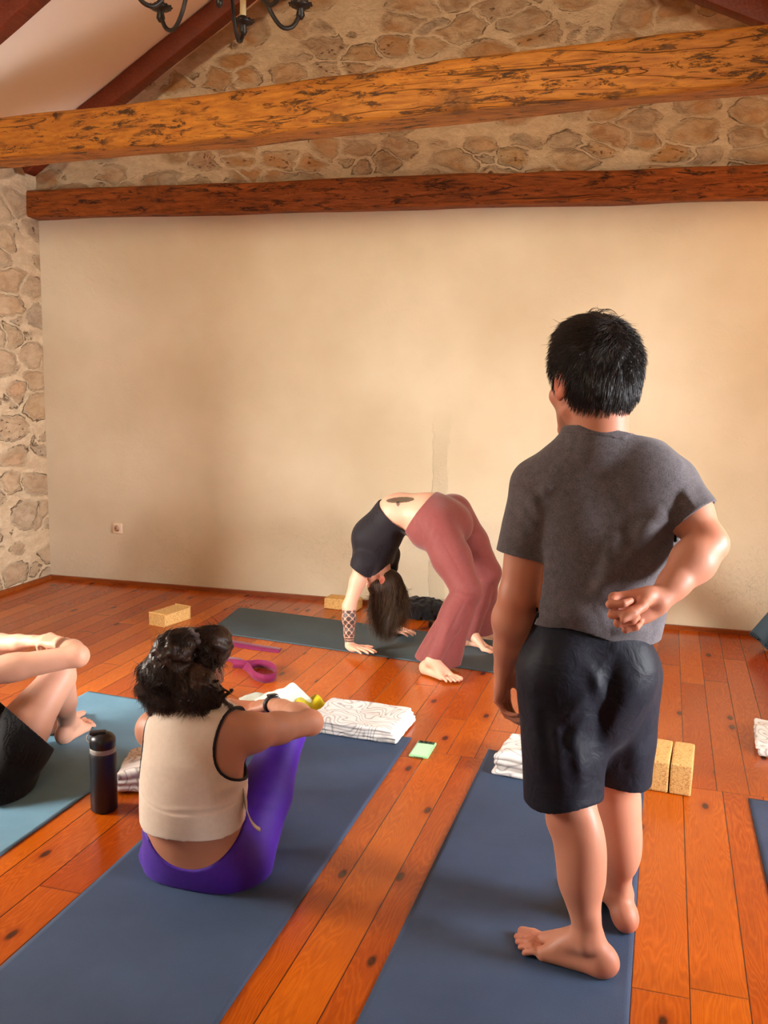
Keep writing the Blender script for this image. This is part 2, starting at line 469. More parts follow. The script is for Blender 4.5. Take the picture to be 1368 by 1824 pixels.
def mat_stone(name, scale=4.2, ochre=0.65, show=0.92):
    """rubble limestone in rough courses with wide flush mortar"""
    m = M(name, 0.9, 0.15)
    v0 = m.coord(scale=(0.62, 0.62, 1.15))
    def warp(vec, sc_, amt, det=4):
        n = m.noise(vec, sc_, det, 0.6); o = m.n('ShaderNodeVectorMath', operation='SUBTRACT'); m.l(n.outputs[1], o.inputs[0]); o.inputs[1].default_value = (.5, .5, .5)
        s_ = m.n('ShaderNodeVectorMath', operation='SCALE'); m.l(o.outputs[0], s_.inputs[0]); s_.inputs[3].default_value = amt
        a = m.n('ShaderNodeVectorMath', operation='ADD'); m.l(vec, a.inputs[0]); m.l(s_.outputs[0], a.inputs[1]); return a.outputs[0]
    v1 = warp(v0, 2.2, 0.22); v2 = warp(v1, 11, 0.05)
    ve = m.n('ShaderNodeTexVoronoi', feature='DISTANCE_TO_EDGE'); vc = m.n('ShaderNodeTexVoronoi', feature='F1')
    for q in (ve, vc): q.inputs['Scale'].default_value = scale; q.inputs['Randomness'].default_value = 0.85; m.l(v2, q.inputs['Vector'])
    sep = m.n('ShaderNodeSeparateColor'); m.l(vc.outputs['Color'], sep.inputs[0])
    fine = m.noise(v0, 34, 6, 0.7); mott = m.noise(v0, 15, 7, 0.72, 0.7); soft = m.noise(v0, 6, 3, 0.6)
    rad = m.math('MULTIPLY_ADD', sep.outputs[0], 0.22, 0.46)
    rnd = m.math('MULTIPLY', m.math('SUBTRACT', rad, vc.outputs['Distance']), 0.6)
    dm = m.math('MINIMUM', m.math('SUBTRACT', ve.outputs['Distance'], m.math('MULTIPLY_ADD', sep.outputs[2], 0.05, 0.03)), rnd)
    dm = m.math('ADD', dm, m.math('MULTIPLY_ADD', fine.outputs[0], 0.14, -0.07))
    stone = m.math('MULTIPLY', m.math('ADD', dm, 0.02), 11.0, clamp=True)
    # mortar smeared over parts of the stones
    smear = m.ramp(soft.outputs[0], [(0.30, (.45, .45, .45, 1)), (0.50, WH)])
    face = m.math('MULTIPLY', stone, smear)
    cs = m.ramp(sep.outputs[1], [(0.0, srgb(190, 162, 128)), (0.18, srgb(170, 142, 112)), (0.36, srgb(200, 172, 140)), (0.55, srgb(184, 150, 104)), (0.68, srgb(198, 148, 108)), (0.8, srgb(160, 144, 126)), (1.0, srgb(206, 180, 146))])
    cs = m.mix(m.ramp(mott.outputs[0], [(0.38, BW), (0.60, WH)]), m.mix(0.6, cs, srgb(120, 80, 44)), m.mix(0.25, cs, srgb(224, 200, 164)))
    och = m.noise(v0, 4.2, 3)
    cs = m.mix(m.math('MULTIPLY', m.ramp(och.outputs[0], [(0.46, BW), (0.62, WH)]), ochre), cs, srgb(184, 124, 54))
    mort = m.mix(m.ramp(mott.outputs[0], [(0.4, BW), (0.7, WH)]), m.ramp(fine.outputs[0], [(0.3, srgb(204, 178, 142)), (0.7, srgb(228, 206, 172))]), srgb(196, 168, 134))
    c = m.mix(m.math('MULTIPLY', face, show), mort, cs)
    # thin dark crevice, mostly on one side of a stone
    r1 = m.math('SUBTRACT', 1.0, m.math('ABSOLUTE', m.math('MULTIPLY', m.math('ADD', dm, 0.012), 60.0)), clamp=True)
    crev = m.math('MULTIPLY', r1, m.ramp(m.noise(v0, 9, 4, 0.7).outputs[0], [(0.50, BW), (0.62, WH)]))
    c = m.mix(m.math('MULTIPLY', crev, 0.75), c, srgb(92, 64, 42))
    pit = m.n('ShaderNodeTexVoronoi'); pit.inputs['Scale'].default_value = 30; m.l(warp(v2, 20, .06), pit.inputs['Vector'])
    pm = m.math('MULTIPLY', m.math('MULTIPLY', m.ramp(pit.outputs['Distance'], [(0.12, WH), (0.25, BW)]), stone), m.math('GREATER_THAN', sep.outputs[2], 0.72))
    c = m.mix(m.math('MULTIPLY', pm, 0.7), c, srgb(96, 54, 30))
    m.color(c)
    hgt = m.math('ADD', m.math('MULTIPLY', stone, 0.7), m.math('MULTIPLY', mott.outputs[0], 1.1))
    hgt = m.math('ADD', hgt, m.math('MULTIPLY', fine.outputs[0], 0.5))
    hgt = m.math('SUBTRACT', hgt, m.math('ADD', m.math('MULTIPLY', crev, 1.2), pm))
    m.bump(hgt, 0.9, 0.022)
    return m.m

def mat_plaster(name, c1, c2, rough=0.9, b=0.3, patch=True):
    m = M(name, rough, 0.15); v = m.coord()
    n = m.noise(v, 1.3, 4, 0.5); f = m.noise(v, 120, 4, 0.7); d = m.noise(v, 9, 4, 0.6, 0.8)
    c = m.ramp(n.outputs[0], [(0.35, c1), (0.68, c2)])
    m.color(c)
    sx = m.n('ShaderNodeSeparateXYZ'); m.l(v, sx.inputs[0])
    h = m.math('MULTIPLY_ADD', f.outputs[0], 0.10, m.math('MULTIPLY', d.outputs[0], 0.35))
    if patch:
        # coarse repaired plaster low on the wall and in one vertical strip
        low = m.math('SUBTRACT', 1.0, m.math('DIVIDE', sx.outputs[2], 1.15), clamp=True)
        st = m.math('ABSOLUTE', m.math('SUBTRACT', m.math('ADD', sx.outputs[0], m.math('MULTIPLY_ADD', d.outputs[0], 0.06, -0.03)), -1.31))
        strip = m.math('MULTIPLY', m.math('MULTIPLY', m.math('SUBTRACT', 0.055, st), 120, clamp=True), m.math('MULTIPLY', m.math('SUBTRACT', 1.32, sx.outputs[2]), 3, clamp=True))
        crk = m.n('ShaderNodeTexVoronoi', feature='DISTANCE_TO_EDGE'); crk.inputs['Scale'].default_value = 6
        wv = m.noise(v, 7, 5, 0.7); sv = m.n('ShaderNodeVectorMath', operation='SCALE'); m.l(wv.outputs[1], sv.inputs[0]); sv.inputs[3].default_value = 0.5
        av = m.n('ShaderNodeVectorMath', operation='ADD'); m.l(v, av.inputs[0]); m.l(sv.outputs[0], av.inputs[1]); m.l(av.outputs[0], crk.inputs['Vector'])
        ck = m.math('MULTIPLY', m.math('SUBTRACT', 1.0, m.math('MULTIPLY', crk.outputs['Distance'], 60, clamp=True)), low)
        coarse = m.noise(v, 45, 6, 0.75)
        h = m.math('ADD', h, m.math('MULTIPLY', m.math('MULTIPLY', coarse.outputs[0], 0.9), m.math('ADD', m.math('MULTIPLY', low, 0.6), m.math('MULTIPLY', strip, 0.9))))
        h = m.math('ADD', h, m.math('MULTIPLY', ck, m.math('MULTIPLY_ADD', wv.outputs[0], 1.2, -0.5)))
        h = m.math('SUBTRACT', h, m.math('MULTIPLY', strip, 0.8))
    m.bump(h, b, 0.012)
    return m.m

def mat_beam(name, c1, c2, dark, rough=0.55, axis=0, marks=True):
    m = M(name, rough, 0.3)
    s = [1.0, 1.0, 1.0]; s[axis] = 0.12
    v = m.coord(scale=tuple(s)); g = m.noise(v, 60, 5, 0.65, 0.4); big = m.noise(v, 8, 4, 0.6, 0.3)
    c = m.ramp(g.outputs[0], [(0.3, c1), (0.72, c2)])
    big2 = m.noise(m.coord(), 1.1, 2)
    h = m.math('MULTIPLY', g.outputs[0], 0.6)
    if marks:
        s2 = [1.0, 1.0, 1.0]; s2[axis] = 0.22
        v2 = m.coord(scale=tuple(s2)); n2 = m.noise(v2, 30, 6, 0.8, 0.5)
        area_ = m.noise(m.coord(), 5.0, 3, 0.6)
        mk = m.math('MULTIPLY', m.ramp(n2.outputs[0], [(0.54, BW), (0.59, WH)]), m.ramp(area_.outputs[0], [(0.34, BW), (0.50, WH)]))
        s3 = [1.0, 1.0, 1.0]; s3[axis] = 0.035
        v3 = m.coord(scale=tuple(s3)); n3 = m.noise(v3, 11, 3, 0.55, 0.6)
        crack = m.math('SUBTRACT', 1.0, m.math('MULTIPLY', m.math('ABSOLUTE', m.math('SUBTRACT', n3.outputs[0], 0.5)), 95, clamp=True))
        cg = m.noise(m.coord(), 1.7, 2); crack = m.math('MULTIPLY', crack, m.ramp(cg.outputs[0], [(0.42, BW), (0.55, WH)]))
        kv = m.n('ShaderNodeTexVoronoi'); kv.inputs['Scale'].default_value = 3.2
        s4 = [1.0, 1.0, 1.0]; s4[axis] = 0.6; kn_ = m.noise(m.coord(), 9, 4, 0.7); ks = m.n('ShaderNodeVectorMath', operation='SCALE'); m.l(kn_.outputs[1], ks.inputs[0]); ks.inputs[3].default_value = 0.12
        ka = m.n('ShaderNodeVectorMath', operation='ADD'); m.l(m.coord(scale=tuple(s4)), ka.inputs[0]); m.l(ks.outputs[0], ka.inputs[1]); m.l(ka.outputs[0], kv.inputs['Vector'])
        kk = m.ramp(kv.outputs['Distance'], [(0.07, WH), (0.2, BW)])
        al = m.math('MAXIMUM', m.math('MAXIMUM', mk, crack), m.math('MULTIPLY', kk, 0.8))
        c = m.mix(m.math('MULTIPLY', al, 0.93), c, dark)
        h = m.math('SUBTRACT', h, m.math('MULTIPLY', al, 0.8))
    c = m.mix(m.math('MULTIPLY', m.ramp(big.outputs[0], [(0.35, BW), (0.75, WH)]), 0.4), c, tuple([x * 0.5 for x in c1[:3]] + [1]))
    m.color(c); m.bump(h, 0.6, 0.01)
    return m.m

def mat_cork():
    m = M('cork', 0.85, 0.2); v = m.coord()
    vo = m.n('ShaderNodeTexVoronoi'); vo.inputs['Scale'].default_value = 260; m.l(v, vo.inputs['Vector'])
    sp = m.n('ShaderNodeSeparateColor'); m.l(vo.outputs['Color'], sp.inputs[0])
    n = m.noise(v, 90, 4, 0.7)
    c = m.ramp(sp.outputs[0], [(0.0, srgb(172, 122, 66)), (0.25, srgb(206, 160, 96)), (0.8, srgb(222, 182, 118)), (1.0, srgb(196, 148, 84))])
    c = m.mix(m.math('MULTIPLY', m.ramp(n.outputs[0], [(0.58, BW), (0.72, WH)]), 0.6), c, srgb(140, 92, 44))
    m.color(c); m.bump(n.outputs[0], 0.4, 0.002); return m.m

def mat_mat(name, c, c2, rough=0.62, ribs=True):
    m = M(name, rough, 0.4); v = m.coord()
    sx = m.n('ShaderNodeSeparateXYZ'); m.l(v, sx.inputs[0])
    r1 = m.math('SINE', m.math('MULTIPLY', sx.outputs[0], 1600.0)); r2 = m.math('SINE', m.math('MULTIPLY', sx.outputs[1], 900.0))
    rib = m.math('MULTIPLY', m.math('ADD', r1, m.math('MULTIPLY', r2, 0.35)), 0.4)
    n = m.noise(v, 3.5, 4, 0.6); f = m.noise(v, 500, 3)
    c_ = m.ramp(m.math('MULTIPLY_ADD', f.outputs[0], 0.3, m.math('MULTIPLY', n.outputs[0], 0.7)), [(0.35, c2), (0.65, c)])
    m.color(c_)
    m.bump(m.math('ADD', rib if ribs else 0.0, f.outputs[0]), 0.35, 0.0012)
    return m.m

def mat_blanket():
    m = M('patterned_cotton', 0.9, 0.15); v = m.coord()
    n = m.noise(v, 9, 0, 0.4, 0.9)
    band = m.math('SUBTRACT', 1.0, m.math('MULTIPLY', m.math('ABSOLUTE', m.math('SUBTRACT', m.math('PINGPONG', m.math('MULTIPLY', n.outputs[0], 4.0), 0.5), 0.25)), 9, clamp=True))
    f = m.noise(v, 700, 2)
    c = m.mix(m.math('MULTIPLY', band, 0.9), srgb(232, 228, 222), srgb(160, 154, 150))
    m.color(c); m.bump(f.outputs[0], 0.3, 0.001); return m.m

mFloor = mat_floor()
mStone = mat_stone('rubble_stone_gable', 6.6)
mStoneL = mat_stone('rubble_stone_side', 5.4, 0.12, 0.72)
mPlaster = mat_plaster('lime_plaster', srgb(206, 190, 162), srgb(222, 209, 184), 0.9, 0.85)
mCeil = mat_plaster('painted_ceiling', srgb(240, 224, 202), srgb(246, 232, 212), 0.85, 0.06, False)
mBeam = mat_beam('old_beam_timber', srgb(150, 86, 24), srgb(204, 134, 42), srgb(36, 22, 12))
mBeam2 = mat_beam('wall_plate_timber', srgb(116, 56, 18), srgb(184, 102, 38), srgb(30, 16, 10))
mRaft = mat_beam('dark_rafter', srgb(96, 36, 18), srgb(126, 54, 28), srgb(40, 14, 8), 0.4, 1, False)
mBase = mat_beam('baseboard_wood', srgb(120, 52, 16), srgb(160, 82, 30), srgb(50, 20, 10), 0.35, 0, False)
mCork = mat_cork()
mMatTeal = mat_mat('slate_teal_mat', srgb(66, 84, 92), srgb(56, 72, 80))
mMatNavy = mat_mat('navy_mat', srgb(58, 76, 102), srgb(48, 64, 88))
mMatBlue = mat_mat('dusty_blue_mat', srgb(108, 150, 172), srgb(94, 134, 156))
mBlanket = mat_blanket()
mIron = mat_plain('blackened_iron', srgb(46, 40, 34), 0.45, 0.5, 0.6)
mWax = mat_plain('ivory_candle_tube', srgb(206, 184, 132), 0.5)
# ------------------------------------------------------------------ the room
XL, XR, YB, WD, WT = -4.05, 1.95, -2.6, 5.727, 0.45
def fary(x): return WD + 0.043 * x
RIDGE_X, SL, SR = -1.57, 0.60, 0.46
def ceil_z(x):
    zr = 3.355 + SL * (RIDGE_X + 3.005)
    return zr - SL * (RIDGE_X - x) if x < RIDGE_X else zr - SR * (x - RIDGE_X)

def struct(name, bm_or_me, mat, smooth=False):
    me = bm_mesh(name, bm_or_me) if isinstance(bm_or_me, bmesh.types.BMesh) else bm_or_me
    return tag(link(name, me, mat, None, smooth), kind='structure')

bm = bmesh.new(); box_bm(bm, (XL - WT, YB - WT, -0.12), (XR + WT, WD + 0.3, 0.0)); struct('floor', bm, mFloor)

def prism_xz(bm, poly, y0f, y1f):
    a = [bm.verts.new((x, y0f(x), z)) for x, z in poly]; b = [bm.verts.new((x, y1f(x), z)) for x, z in poly]
    bm.faces.new(a); bm.faces.new(b[::-1]); n = len(poly)
    for i in range(n): bm.faces.new((a[i], b[i], b[(i + 1) % n], a[(i + 1) % n]))

bm = bmesh.new(); prism_xz(bm, [(XL - .02, 0), (XR + .02, 0), (XR + .02, 2.46), (XL - .02, 2.46)], fary, lambda x: fary(x) + WT)
struct('wall_far', bm, mPlaster)
# gable above the wall beam: rubble stone, modelled relief
nx, nz = 300, 110
xs = np.linspace(XL - 0.02, XR + .02, nx); V = []; F = []
for i, x in enumerate(xs):
    for j in range(nz):
        z = 2.46 + (ceil_z(x) + 0.04 - 2.46) * j / (nz - 1)
        V.append((x, fary(x) - 0.012 - 0.010 * (math.sin(x * 9 + 3 * math.sin(z * 7)) * math.sin(z * 15 + 2 * math.sin(x * 5))), z))
idx = lambda i, j: i * nz + j
F = [(idx(i, j), idx(i + 1, j), idx(i + 1, j + 1), idx(i, j + 1)) for i in range(nx - 1) for j in range(nz - 1)]
struct('wall_gable', from_np('wall_gable', V, F), mStone, True)

def wall_x(name, x0, x1, ys, z1, hole, mat):
    """slab wall along y with one window opening hole=(ya,yb,za,zb)"""
    ya, yb, za, zb = hole; bm = bmesh.new()
    for lo, hi in (((x0, ys[0], 0), (x1, ya, z1)), ((x0, yb, 0), (x1, ys[1], z1)), ((x0, ya, 0), (x1, yb, za)), ((x0, ya, zb), (x1, yb, z1))):
        box_bm(bm, lo, hi)
    return struct(name, bm, mat)
LW = (1.30, 2.45, 0.80, 2.15); RW = (1.9, 3.1, 0.75, 2.1)
wall_x('wall_left', XL - WT, XL, (YB - WT, WD + .1), 2.80, LW, mStoneL)
wall_x('wall_right', XR, XR + WT, (YB - WT, WD + .4), 2.80, RW, mPlaster)
bm = bmesh.new()
for lo, hi in (((XL - WT, YB - WT, 0), (-1.6, YB, 4.6)), ((-.2, YB - WT, 0), (XR + WT, YB, 4.6)), ((-1.6, YB - WT, 0), (-.2, YB, .9)), ((-1.6, YB - WT, 2.3), (-.2, YB, 4.6))): box_bm(bm, lo, hi)
struct('wall_rear', bm, mPlaster)
bm = bmesh.new()
zr = ceil_z(RIDGE_X)
for xa in ((XL - WT, RIDGE_X), (RIDGE_X, XR + WT)):
    for k in (0,):
        a, b = xa
        q = [(a, YB - WT, ceil_z(a)), (b, YB - WT, ceil_z(b)), (b, WD + .4, ceil_z(b)), (a, WD + .4, ceil_z(a))]
        lo = [bm.verts.new(v) for v in q]; hi = [bm.verts.new((v[0], v[1], v[2] + 0.1)) for v in q]
        bm.faces.new(lo); bm.faces.new(hi[::-1])
        for i in range(4): bm.faces.new((lo[i], hi[i], hi[(i + 1) % 4], lo[(i + 1) % 4]))
struct('ceiling', bm, mCeil)

# windows (outside the picture, they let the daylight in)
_g = M('window_glass', 0.0); _t = _g.n('ShaderNodeBsdfTransparent'); _gl = _g.n('ShaderNodeBsdfGlossy'); _gl.inputs['Roughness'].default_value = 0.02
_mx = _g.n('ShaderNodeMixShader'); _mx.inputs[0].default_value = 0.06; _g.l(_t.outputs[0], _mx.inputs[1]); _g.l(_gl.outputs[0], _mx.inputs[2]); _g.l(_mx.outputs[0], _g.nt.nodes['Material Output'].inputs['Surface']); mGlass = _g.m
mFrame = mat_plain('window_paint', srgb(120, 74, 42), 0.5)
def window(name, axis, pos, a0, a1, z0, z1):
    bm = bmesh.new(); t = 0.05
    def bx(u0, u1, w0, w1):
        if axis == 'x': box_bm(bm, (pos, u0, w0), (pos + .05, u1, w1))
        else: box_bm(bm, (u0, pos, w0), (u1, pos + .05, w1))
    bx(a0, a0 + t, z0, z1); bx(a1 - t, a1, z0, z1); bx(a0, a1, z0, z0 + t); bx(a0, a1, z1 - t, z1)
    m_ = (a0 + a1) / 2; bx(m_ - .03, m_ + .03, z0, z1); bx(a0, a1, (z0 + z1) / 2 - .015, (z0 + z1) / 2 + .015)
    fr = struct(name, bm, mFrame)
    bm = bmesh.new()
    if axis == 'x': box_bm(bm, (pos + .02, a0 + t, z0 + t), (pos + .026, a1 - t, z1 - t))
    else: box_bm(bm, (a0 + t, pos + .02, z0 + t), (a1 - t, pos + .026, z1 - t))
    g = link('pane', bm_mesh('pane', bm), mGlass, None, False); g.parent = fr
window('window_1', 'x', XL - .36, LW[0], LW[1], LW[2], LW[3])
window('window_2', 'x', XR + .30, RW[0], RW[1], RW[2], RW[3])
window('window_3', 'y', YB - .30, -1.6, -.2, .9, 2.3)

# baseboards
bm = bmesh.new(); prism_xz(bm, [(XL, 0), (XR, 0), (XR, .026), (XL, .026)], lambda x: fary(x) - .022, lambda x: fary(x) + .01); struct('baseboard_far', bm, mBase)
bm = bmesh.new(); box_bm(bm, (XL - .01, YB, 0), (XL + .02, fary(XL), .026)); struct('baseboard_left', bm, mBase)

# ------------------------------------------------------------------ timber
def hewn_beam(name, A, B, w, h, mat, seed, n=120, amp=0.006, round_=0.02):
    """hand-hewn beam from A to B (centres), w deep, h high, with slightly wavy edges"""
    A = np.array(A, float); B = np.array(B, float); d = nrm(B - A); up = nrm(np.array([0, 0, 1]) - d * d[2]); sd = np.cross(d, up)
    r = np.random.default_rng(seed)
    prof = []
    for cx, cz in ((1, 1), (-1, 1), (-1, -1), (1, -1)):
        for k in range(4):
            a = math.atan2(cz, cx) - math.pi / 4 + k * math.pi / 6
            prof.append((cx * (w / 2 - round_) + round_ * math.cos(a), cz * (h / 2 - round_) + round_ * math.sin(a)))
    prof = np.array(prof); m = len(prof)
    t = np.linspace(0, 1, n)
    def wav(): return sum(r.normal(0, 1) / (k + 1) * np.sin(2 * np.pi * ((k + 1) * t * 1.7 + r.random())) for k in range(9)) * amp
    off = [(wav(), wav()) for _ in range(4)]
    V = np.zeros((n, m, 3))
    for j in range(m):
        ou, ov = off[j // 4]
        V[:, j] = A + (B - A) * t[:, None] + (prof[j, 0] + ou)[:, None] * sd + (prof[j, 1] + ov)[:, None] * up
    V = V.reshape(-1, 3)
    F = [(i * m + j, i * m + (j + 1) % m, (i + 1) * m + (j + 1) % m, (i + 1) * m + j) for i in range(n - 1) for j in range(m)]
    me = from_np(name, V, F)
    bm = bmesh.new(); bm.from_mesh(me); bm.verts.ensure_lookup_table()
    bm.faces.new([bm.verts[j] for j in range(m)]); bm.faces.new([bm.verts[(n - 1) * m + j] for j in range(m)][::-1])
    return link(name, bm_mesh(name, bm), mat)
o = hewn_beam('tie_beam', (XL - .05, 4.365, 2.600 - .023), (XR + .05, 3.87, 2.70), 0.20, 0.205, mBeam, 3)
tag(o, 'heavy old ochre timber beam crossing the room in front of the stone gable', 'beam')
bo = hewn_beam('wall_beam', (XL + .02 - .12, fary(XL) - .045, 2.505), (XR + .1, fary(XR) - .045, 2.535), 0.15, 0.175, mBeam2, 5)
tag(bo, 'reddish timber beam set along the far wall above the plaster', 'beam')

def rafter(side, y, label):
    dep, wid = 0.115, 0.10
    xa, xb = (XL - 0.0, RIDGE_X) if side < 0 else (XR, RIDGE_X)
    s = SL if side < 0 else -SR
    u = nrm((1, 0, s)) if side < 0 else nrm((-1, 0, -s))
    a = np.array([xa, y, ceil_z(xa)]); b = np.array([xb, y, ceil_z(xb)])
    a = a + u * (0.06 if y > 5 else 0.26); b = b - u * .07; a[2] -= .004; b[2] -= .004
    dn = nrm(np.cross(u, (0, 1, 0))); dn = dn if dn[2] < 0 else -dn
    o = hewn_beam('rafter', a + dn * dep / 2, b + dn * dep / 2, wid, dep, mRaft, int(y * 10) + side, 40, 0.0015, 0.006)
    tag(o, label, 'rafter')
rafter(-1, 5.33, 'dark brown sloping rafter nearest the stone gable, left side')
rafter(-1, 4.20, 'dark brown sloping rafter in the upper left corner, behind the ochre beam')
rafter(1, 5.33, 'reddish brown sloping rafter at upper right against the stone gable')
rafter(1, 4.20, 'dark rafter tip just at the upper right corner')

# ------------------------------------------------------------------ chandelier
CH = np.array([-1.668, 3.392, 0]); R_CH = 0.311
ch = empty('chandelier', (CH[0], CH[1], 2.80)); tag(ch, 'black iron chandelier with curved arms and ivory candle tubes, hanging at the top', 'chandelier')
bm = bmesh.new()
lathe_bm(bm, [(0.001, 2.795), (0.010, 2.80), (0.016, 2.815), (0.010, 2.83), (0.03, 2.85), (0.034, 2.88), (0.016, 2.90), (0.014, 3.02), (0.024, 3.04), (0.012, 3.06), (0.010, 3.25), (0.02, 3.27), (0.006, 3.29)], 20, (CH[0], CH[1], 0))
tube_bm(bm, [(CH[0], CH[1], 3.28), (CH[0], CH[1], ceil_z(CH[0]) + .02)], 0.005, 6)
lathe_bm(bm, [(0.045, ceil_z(CH[0]) - .05), (0.05, ceil_z(CH[0]) - .03), (0.03, ceil_z(CH[0]) + .03)], 20, (CH[0], CH[1], 0))
link('column', bm_mesh('column', bm), mIron, ch)
for k in range(6):
    a = math.radians(98.7 + 61.0 * (k - 0)) if k < 5 else math.radians(38.6)
    if k in (1,): a = math.radians(162)
    d = np.array([math.cos(a), math.sin(a), 0])
    prof = [(0.02, 2.87), (0.05, 2.95), (0.10, 2.975), (0.15, 2.92), (0.19, 2.82), (0.235, 2.765), (0.275, 2.768), (0.300, 2.80), (0.311, 2.845)]
    pts = spline([CH + d * r + [0, 0, z] for r, z in prof], 36)
    bm = bmesh.new(); tube_bm(bm, pts, 0.0085, 8)
    link('arm', bm_mesh('arm', bm), mIron, ch)
    c = CH + d * R_CH
    bm = bmesh.new(); lathe_bm(bm, [(0.008, 2.80), (0.017, 2.815), (0.013, 2.835), (0.020, 2.842), (0.036, 2.846), (0.042, 2.856), (0.038, 2.858), (0.012, 2.852), (0.016, 2.872), (0.013, 2.874)], 24, (c[0], c[1], 0))
    for q in range(12):
        an = q * math.pi / 6; bmesh.ops.create_icosphere(bm, subdivisions=1, radius=0.005, matrix=Matrix.Translation((c[0] + .042 * math.cos(an), c[1] + .042 * math.sin(an), 2.855)))
    cup = link('candle_cup', bm_mesh('candle_cup', bm), mIron, ch)
    bm = bmesh.new(); lathe_bm(bm, [(0.0115, 2.868), (0.012, 2.87), (0.012, 2.965), (0.010, 2.968)], 18, (c[0], c[1], 0))
    link('candle_tube', bm_mesh('candle_tube', bm), mWax, ch)

# ------------------------------------------------------------------ wall socket
sx_ = -3.52; sy_ = fary(sx_) - .001
so = empty('wall_socket', (sx_, sy_, 0.385)); tag(so, 'small cream power socket low on the far wall at left', 'socket')
mSock = mat_plain('cream_plastic', srgb(226, 204, 176), 0.35); mSockD = mat_plain('socket_well', srgb(186, 150, 130), 0.4); mPin = mat_plain('socket_pin', srgb(60, 34, 26), 0.5)
bm = bmesh.new(); box_bm(bm, (sx_ - .036, sy_ - .012, .349), (sx_ + .036, sy_ + .004, .421), .006, 3); link('faceplate', bm_mesh('faceplate', bm), mSock, so)
bm = bmesh.new(); 
for a_, b_, r_ in ((sy_ - .0145, sy_ - .011, .021),):
    V, F = tube_np([(sx_, a_, .385), (sx_, b_, .385)], r_, 28); vs = [bm.verts.new(v) for v in V]
    for f in F: bm.faces.new([vs[i] for i in dict.fromkeys(f)])
link('socket_well', bm_mesh('socket_well', bm), mSockD, so)
for dx, dz, r_ in ((-.007, .003, .0035), (.008, -.013, .004), (0, .018, .003)):
    bm = bmesh.new(); V, F = tube_np([(sx_ + dx, sy_ - .0155, .385 + dz), (sx_ + dx, sy_ - .012, .385 + dz)], r_, 12); vs = [bm.verts.new(v) for v in V]
    for f in F: bm.faces.new([vs[i] for i in dict.fromkeys(f)])
    link('contact_hole', bm_mesh('contact_hole', bm), mPin, so)

# warm wall lamp high on the right wall, just outside the picture
lp = empty('wall_lamp', (XR - .06, 5.05, 2.12)); tag(lp, 'small warm wall lamp high on the right wall', 'lamp')
bm = bmesh.new(); box_bm(bm, (XR - .02, 5.0, 2.0), (XR, 5.1, 2.16), .004, 2); tube_bm(bm, [(XR - .01, 5.05, 2.04), (XR - .07, 5.05, 2.03), (XR - .09, 5.05, 2.07)], .006, 8); link('bracket', bm_mesh('bracket', bm), mIron, lp)
ml = bpy.data.materials.new('lamp_glow'); ml.use_nodes = True; ml.node_tree.nodes['Principled BSDF'].inputs['Emission Color'].default_value = (1, .62, .25, 1); ml.node_tree.nodes['Principled BSDF'].inputs['Emission Strength'].default_value = 12
bm = bmesh.new(); lathe_bm(bm, [(.012, 2.07), (.028, 2.09), (.032, 2.12), (.024, 2.155), (.006, 2.175)], 20, (XR - .09, 5.05, 0)); link('bulb', bm_mesh('bulb', bm), ml, lp)
pl_ = bpy.data.lights.new('wall_lamp_light', 'POINT'); pl_.energy = 26; pl_.color = (1.0, .50, .16); pl_.shadow_soft_size = .08
po_ = bpy.data.objects.new('wall_lamp_light', pl_); COL.objects.link(po_); po_.location = (XR - .22, 5.0, 2.2)
# ------------------------------------------------------------------ yoga mats
def yoga_mat(FL, FR, near_dir, length, mat, label, wav=0.0, seed=0):
    FL = np.array(FL); FR = np.array(FR); v = nrm(np.array(near_dir)); u = FR - FL
    nu, nv = 40, 110; t = 0.005
    r = np.random.default_rng(seed); ph = r.random(4) * 6
    V = []; 
    for k in (0, 1):
        for i in range(nu):
            for j in range(nv):
                p = FL + u * (i / (nu - 1)) + v * (length * j / (nv - 1))
                e = min(i, nu - 1 - i) / (nu - 1)
                lift = wav * max(0, math.sin(j / nv * 17 + ph[0])) ** 3 * max(0, 1 - e * 7) + wav * 0.5 * max(0, math.sin(i * .3 + ph[1])) * max(0, 1 - min(j, nv - 1 - j) / 7)
                V.append((p[0], p[1], 0.0006 + lift + (t if k else 0)))
    N = nu * nv; F = []
    q = lambda k, i, j: k * N + i * nv + j
    for i in range(nu - 1):
        for j in range(nv - 1):
            F.append((q(1, i, j), q(1, i, j + 1), q(1, i + 1, j + 1), q(1, i + 1, j)))
            F.append((q(0, i, j), q(0, i + 1, j), q(0, i + 1, j + 1), q(0, i, j + 1)))
    for j in range(nv - 1):
        F.append((q(0, 0, j), q(0, 0, j + 1), q(1, 0, j + 1), q(1, 0, j))); F.append((q(0, nu - 1, j + 1), q(0, nu - 1, j), q(1, nu - 1, j), q(1, nu - 1, j + 1)))
    for i in range(nu - 1):
        F.append((q(0, i + 1, 0), q(0, i, 0), q(1, i, 0), q(1, i + 1, 0))); F.append((q(0, i, nv - 1), q(0, i + 1, nv - 1), q(1, i + 1, nv - 1), q(1, i, nv - 1)))
    me = from_np('yoga_mat', V, F); bm = bmesh.new(); bm.from_mesh(me)
    o = link('yoga_mat', bm_mesh('yoga_mat', bm), mat, None, False)
    tag(o, label, 'yoga mat'); return o
a = G(870, 1337); b = G(1142, 1385)
yoga_mat(a, a + nrm(b - a) * .605, G(635, 1824) - a, 2.0, mMatNavy, 'navy yoga mat under the standing man in shorts', 0.0, 1)
a = G(733, 1316); d = G(390, 1824) - a; l = a + nrm(np.array([-d[1], d[0], 0])) * -.61
l = a + np.array([-.605, -.045, 0])
yoga_mat(l, a, d, 2.2, mMatNavy, 'navy yoga mat under the seated woman in purple leggings', 0.0, 2)
a = G(158, 1233); b = G(262, 1250); d = G(0, 1514) - G(154, 1406)
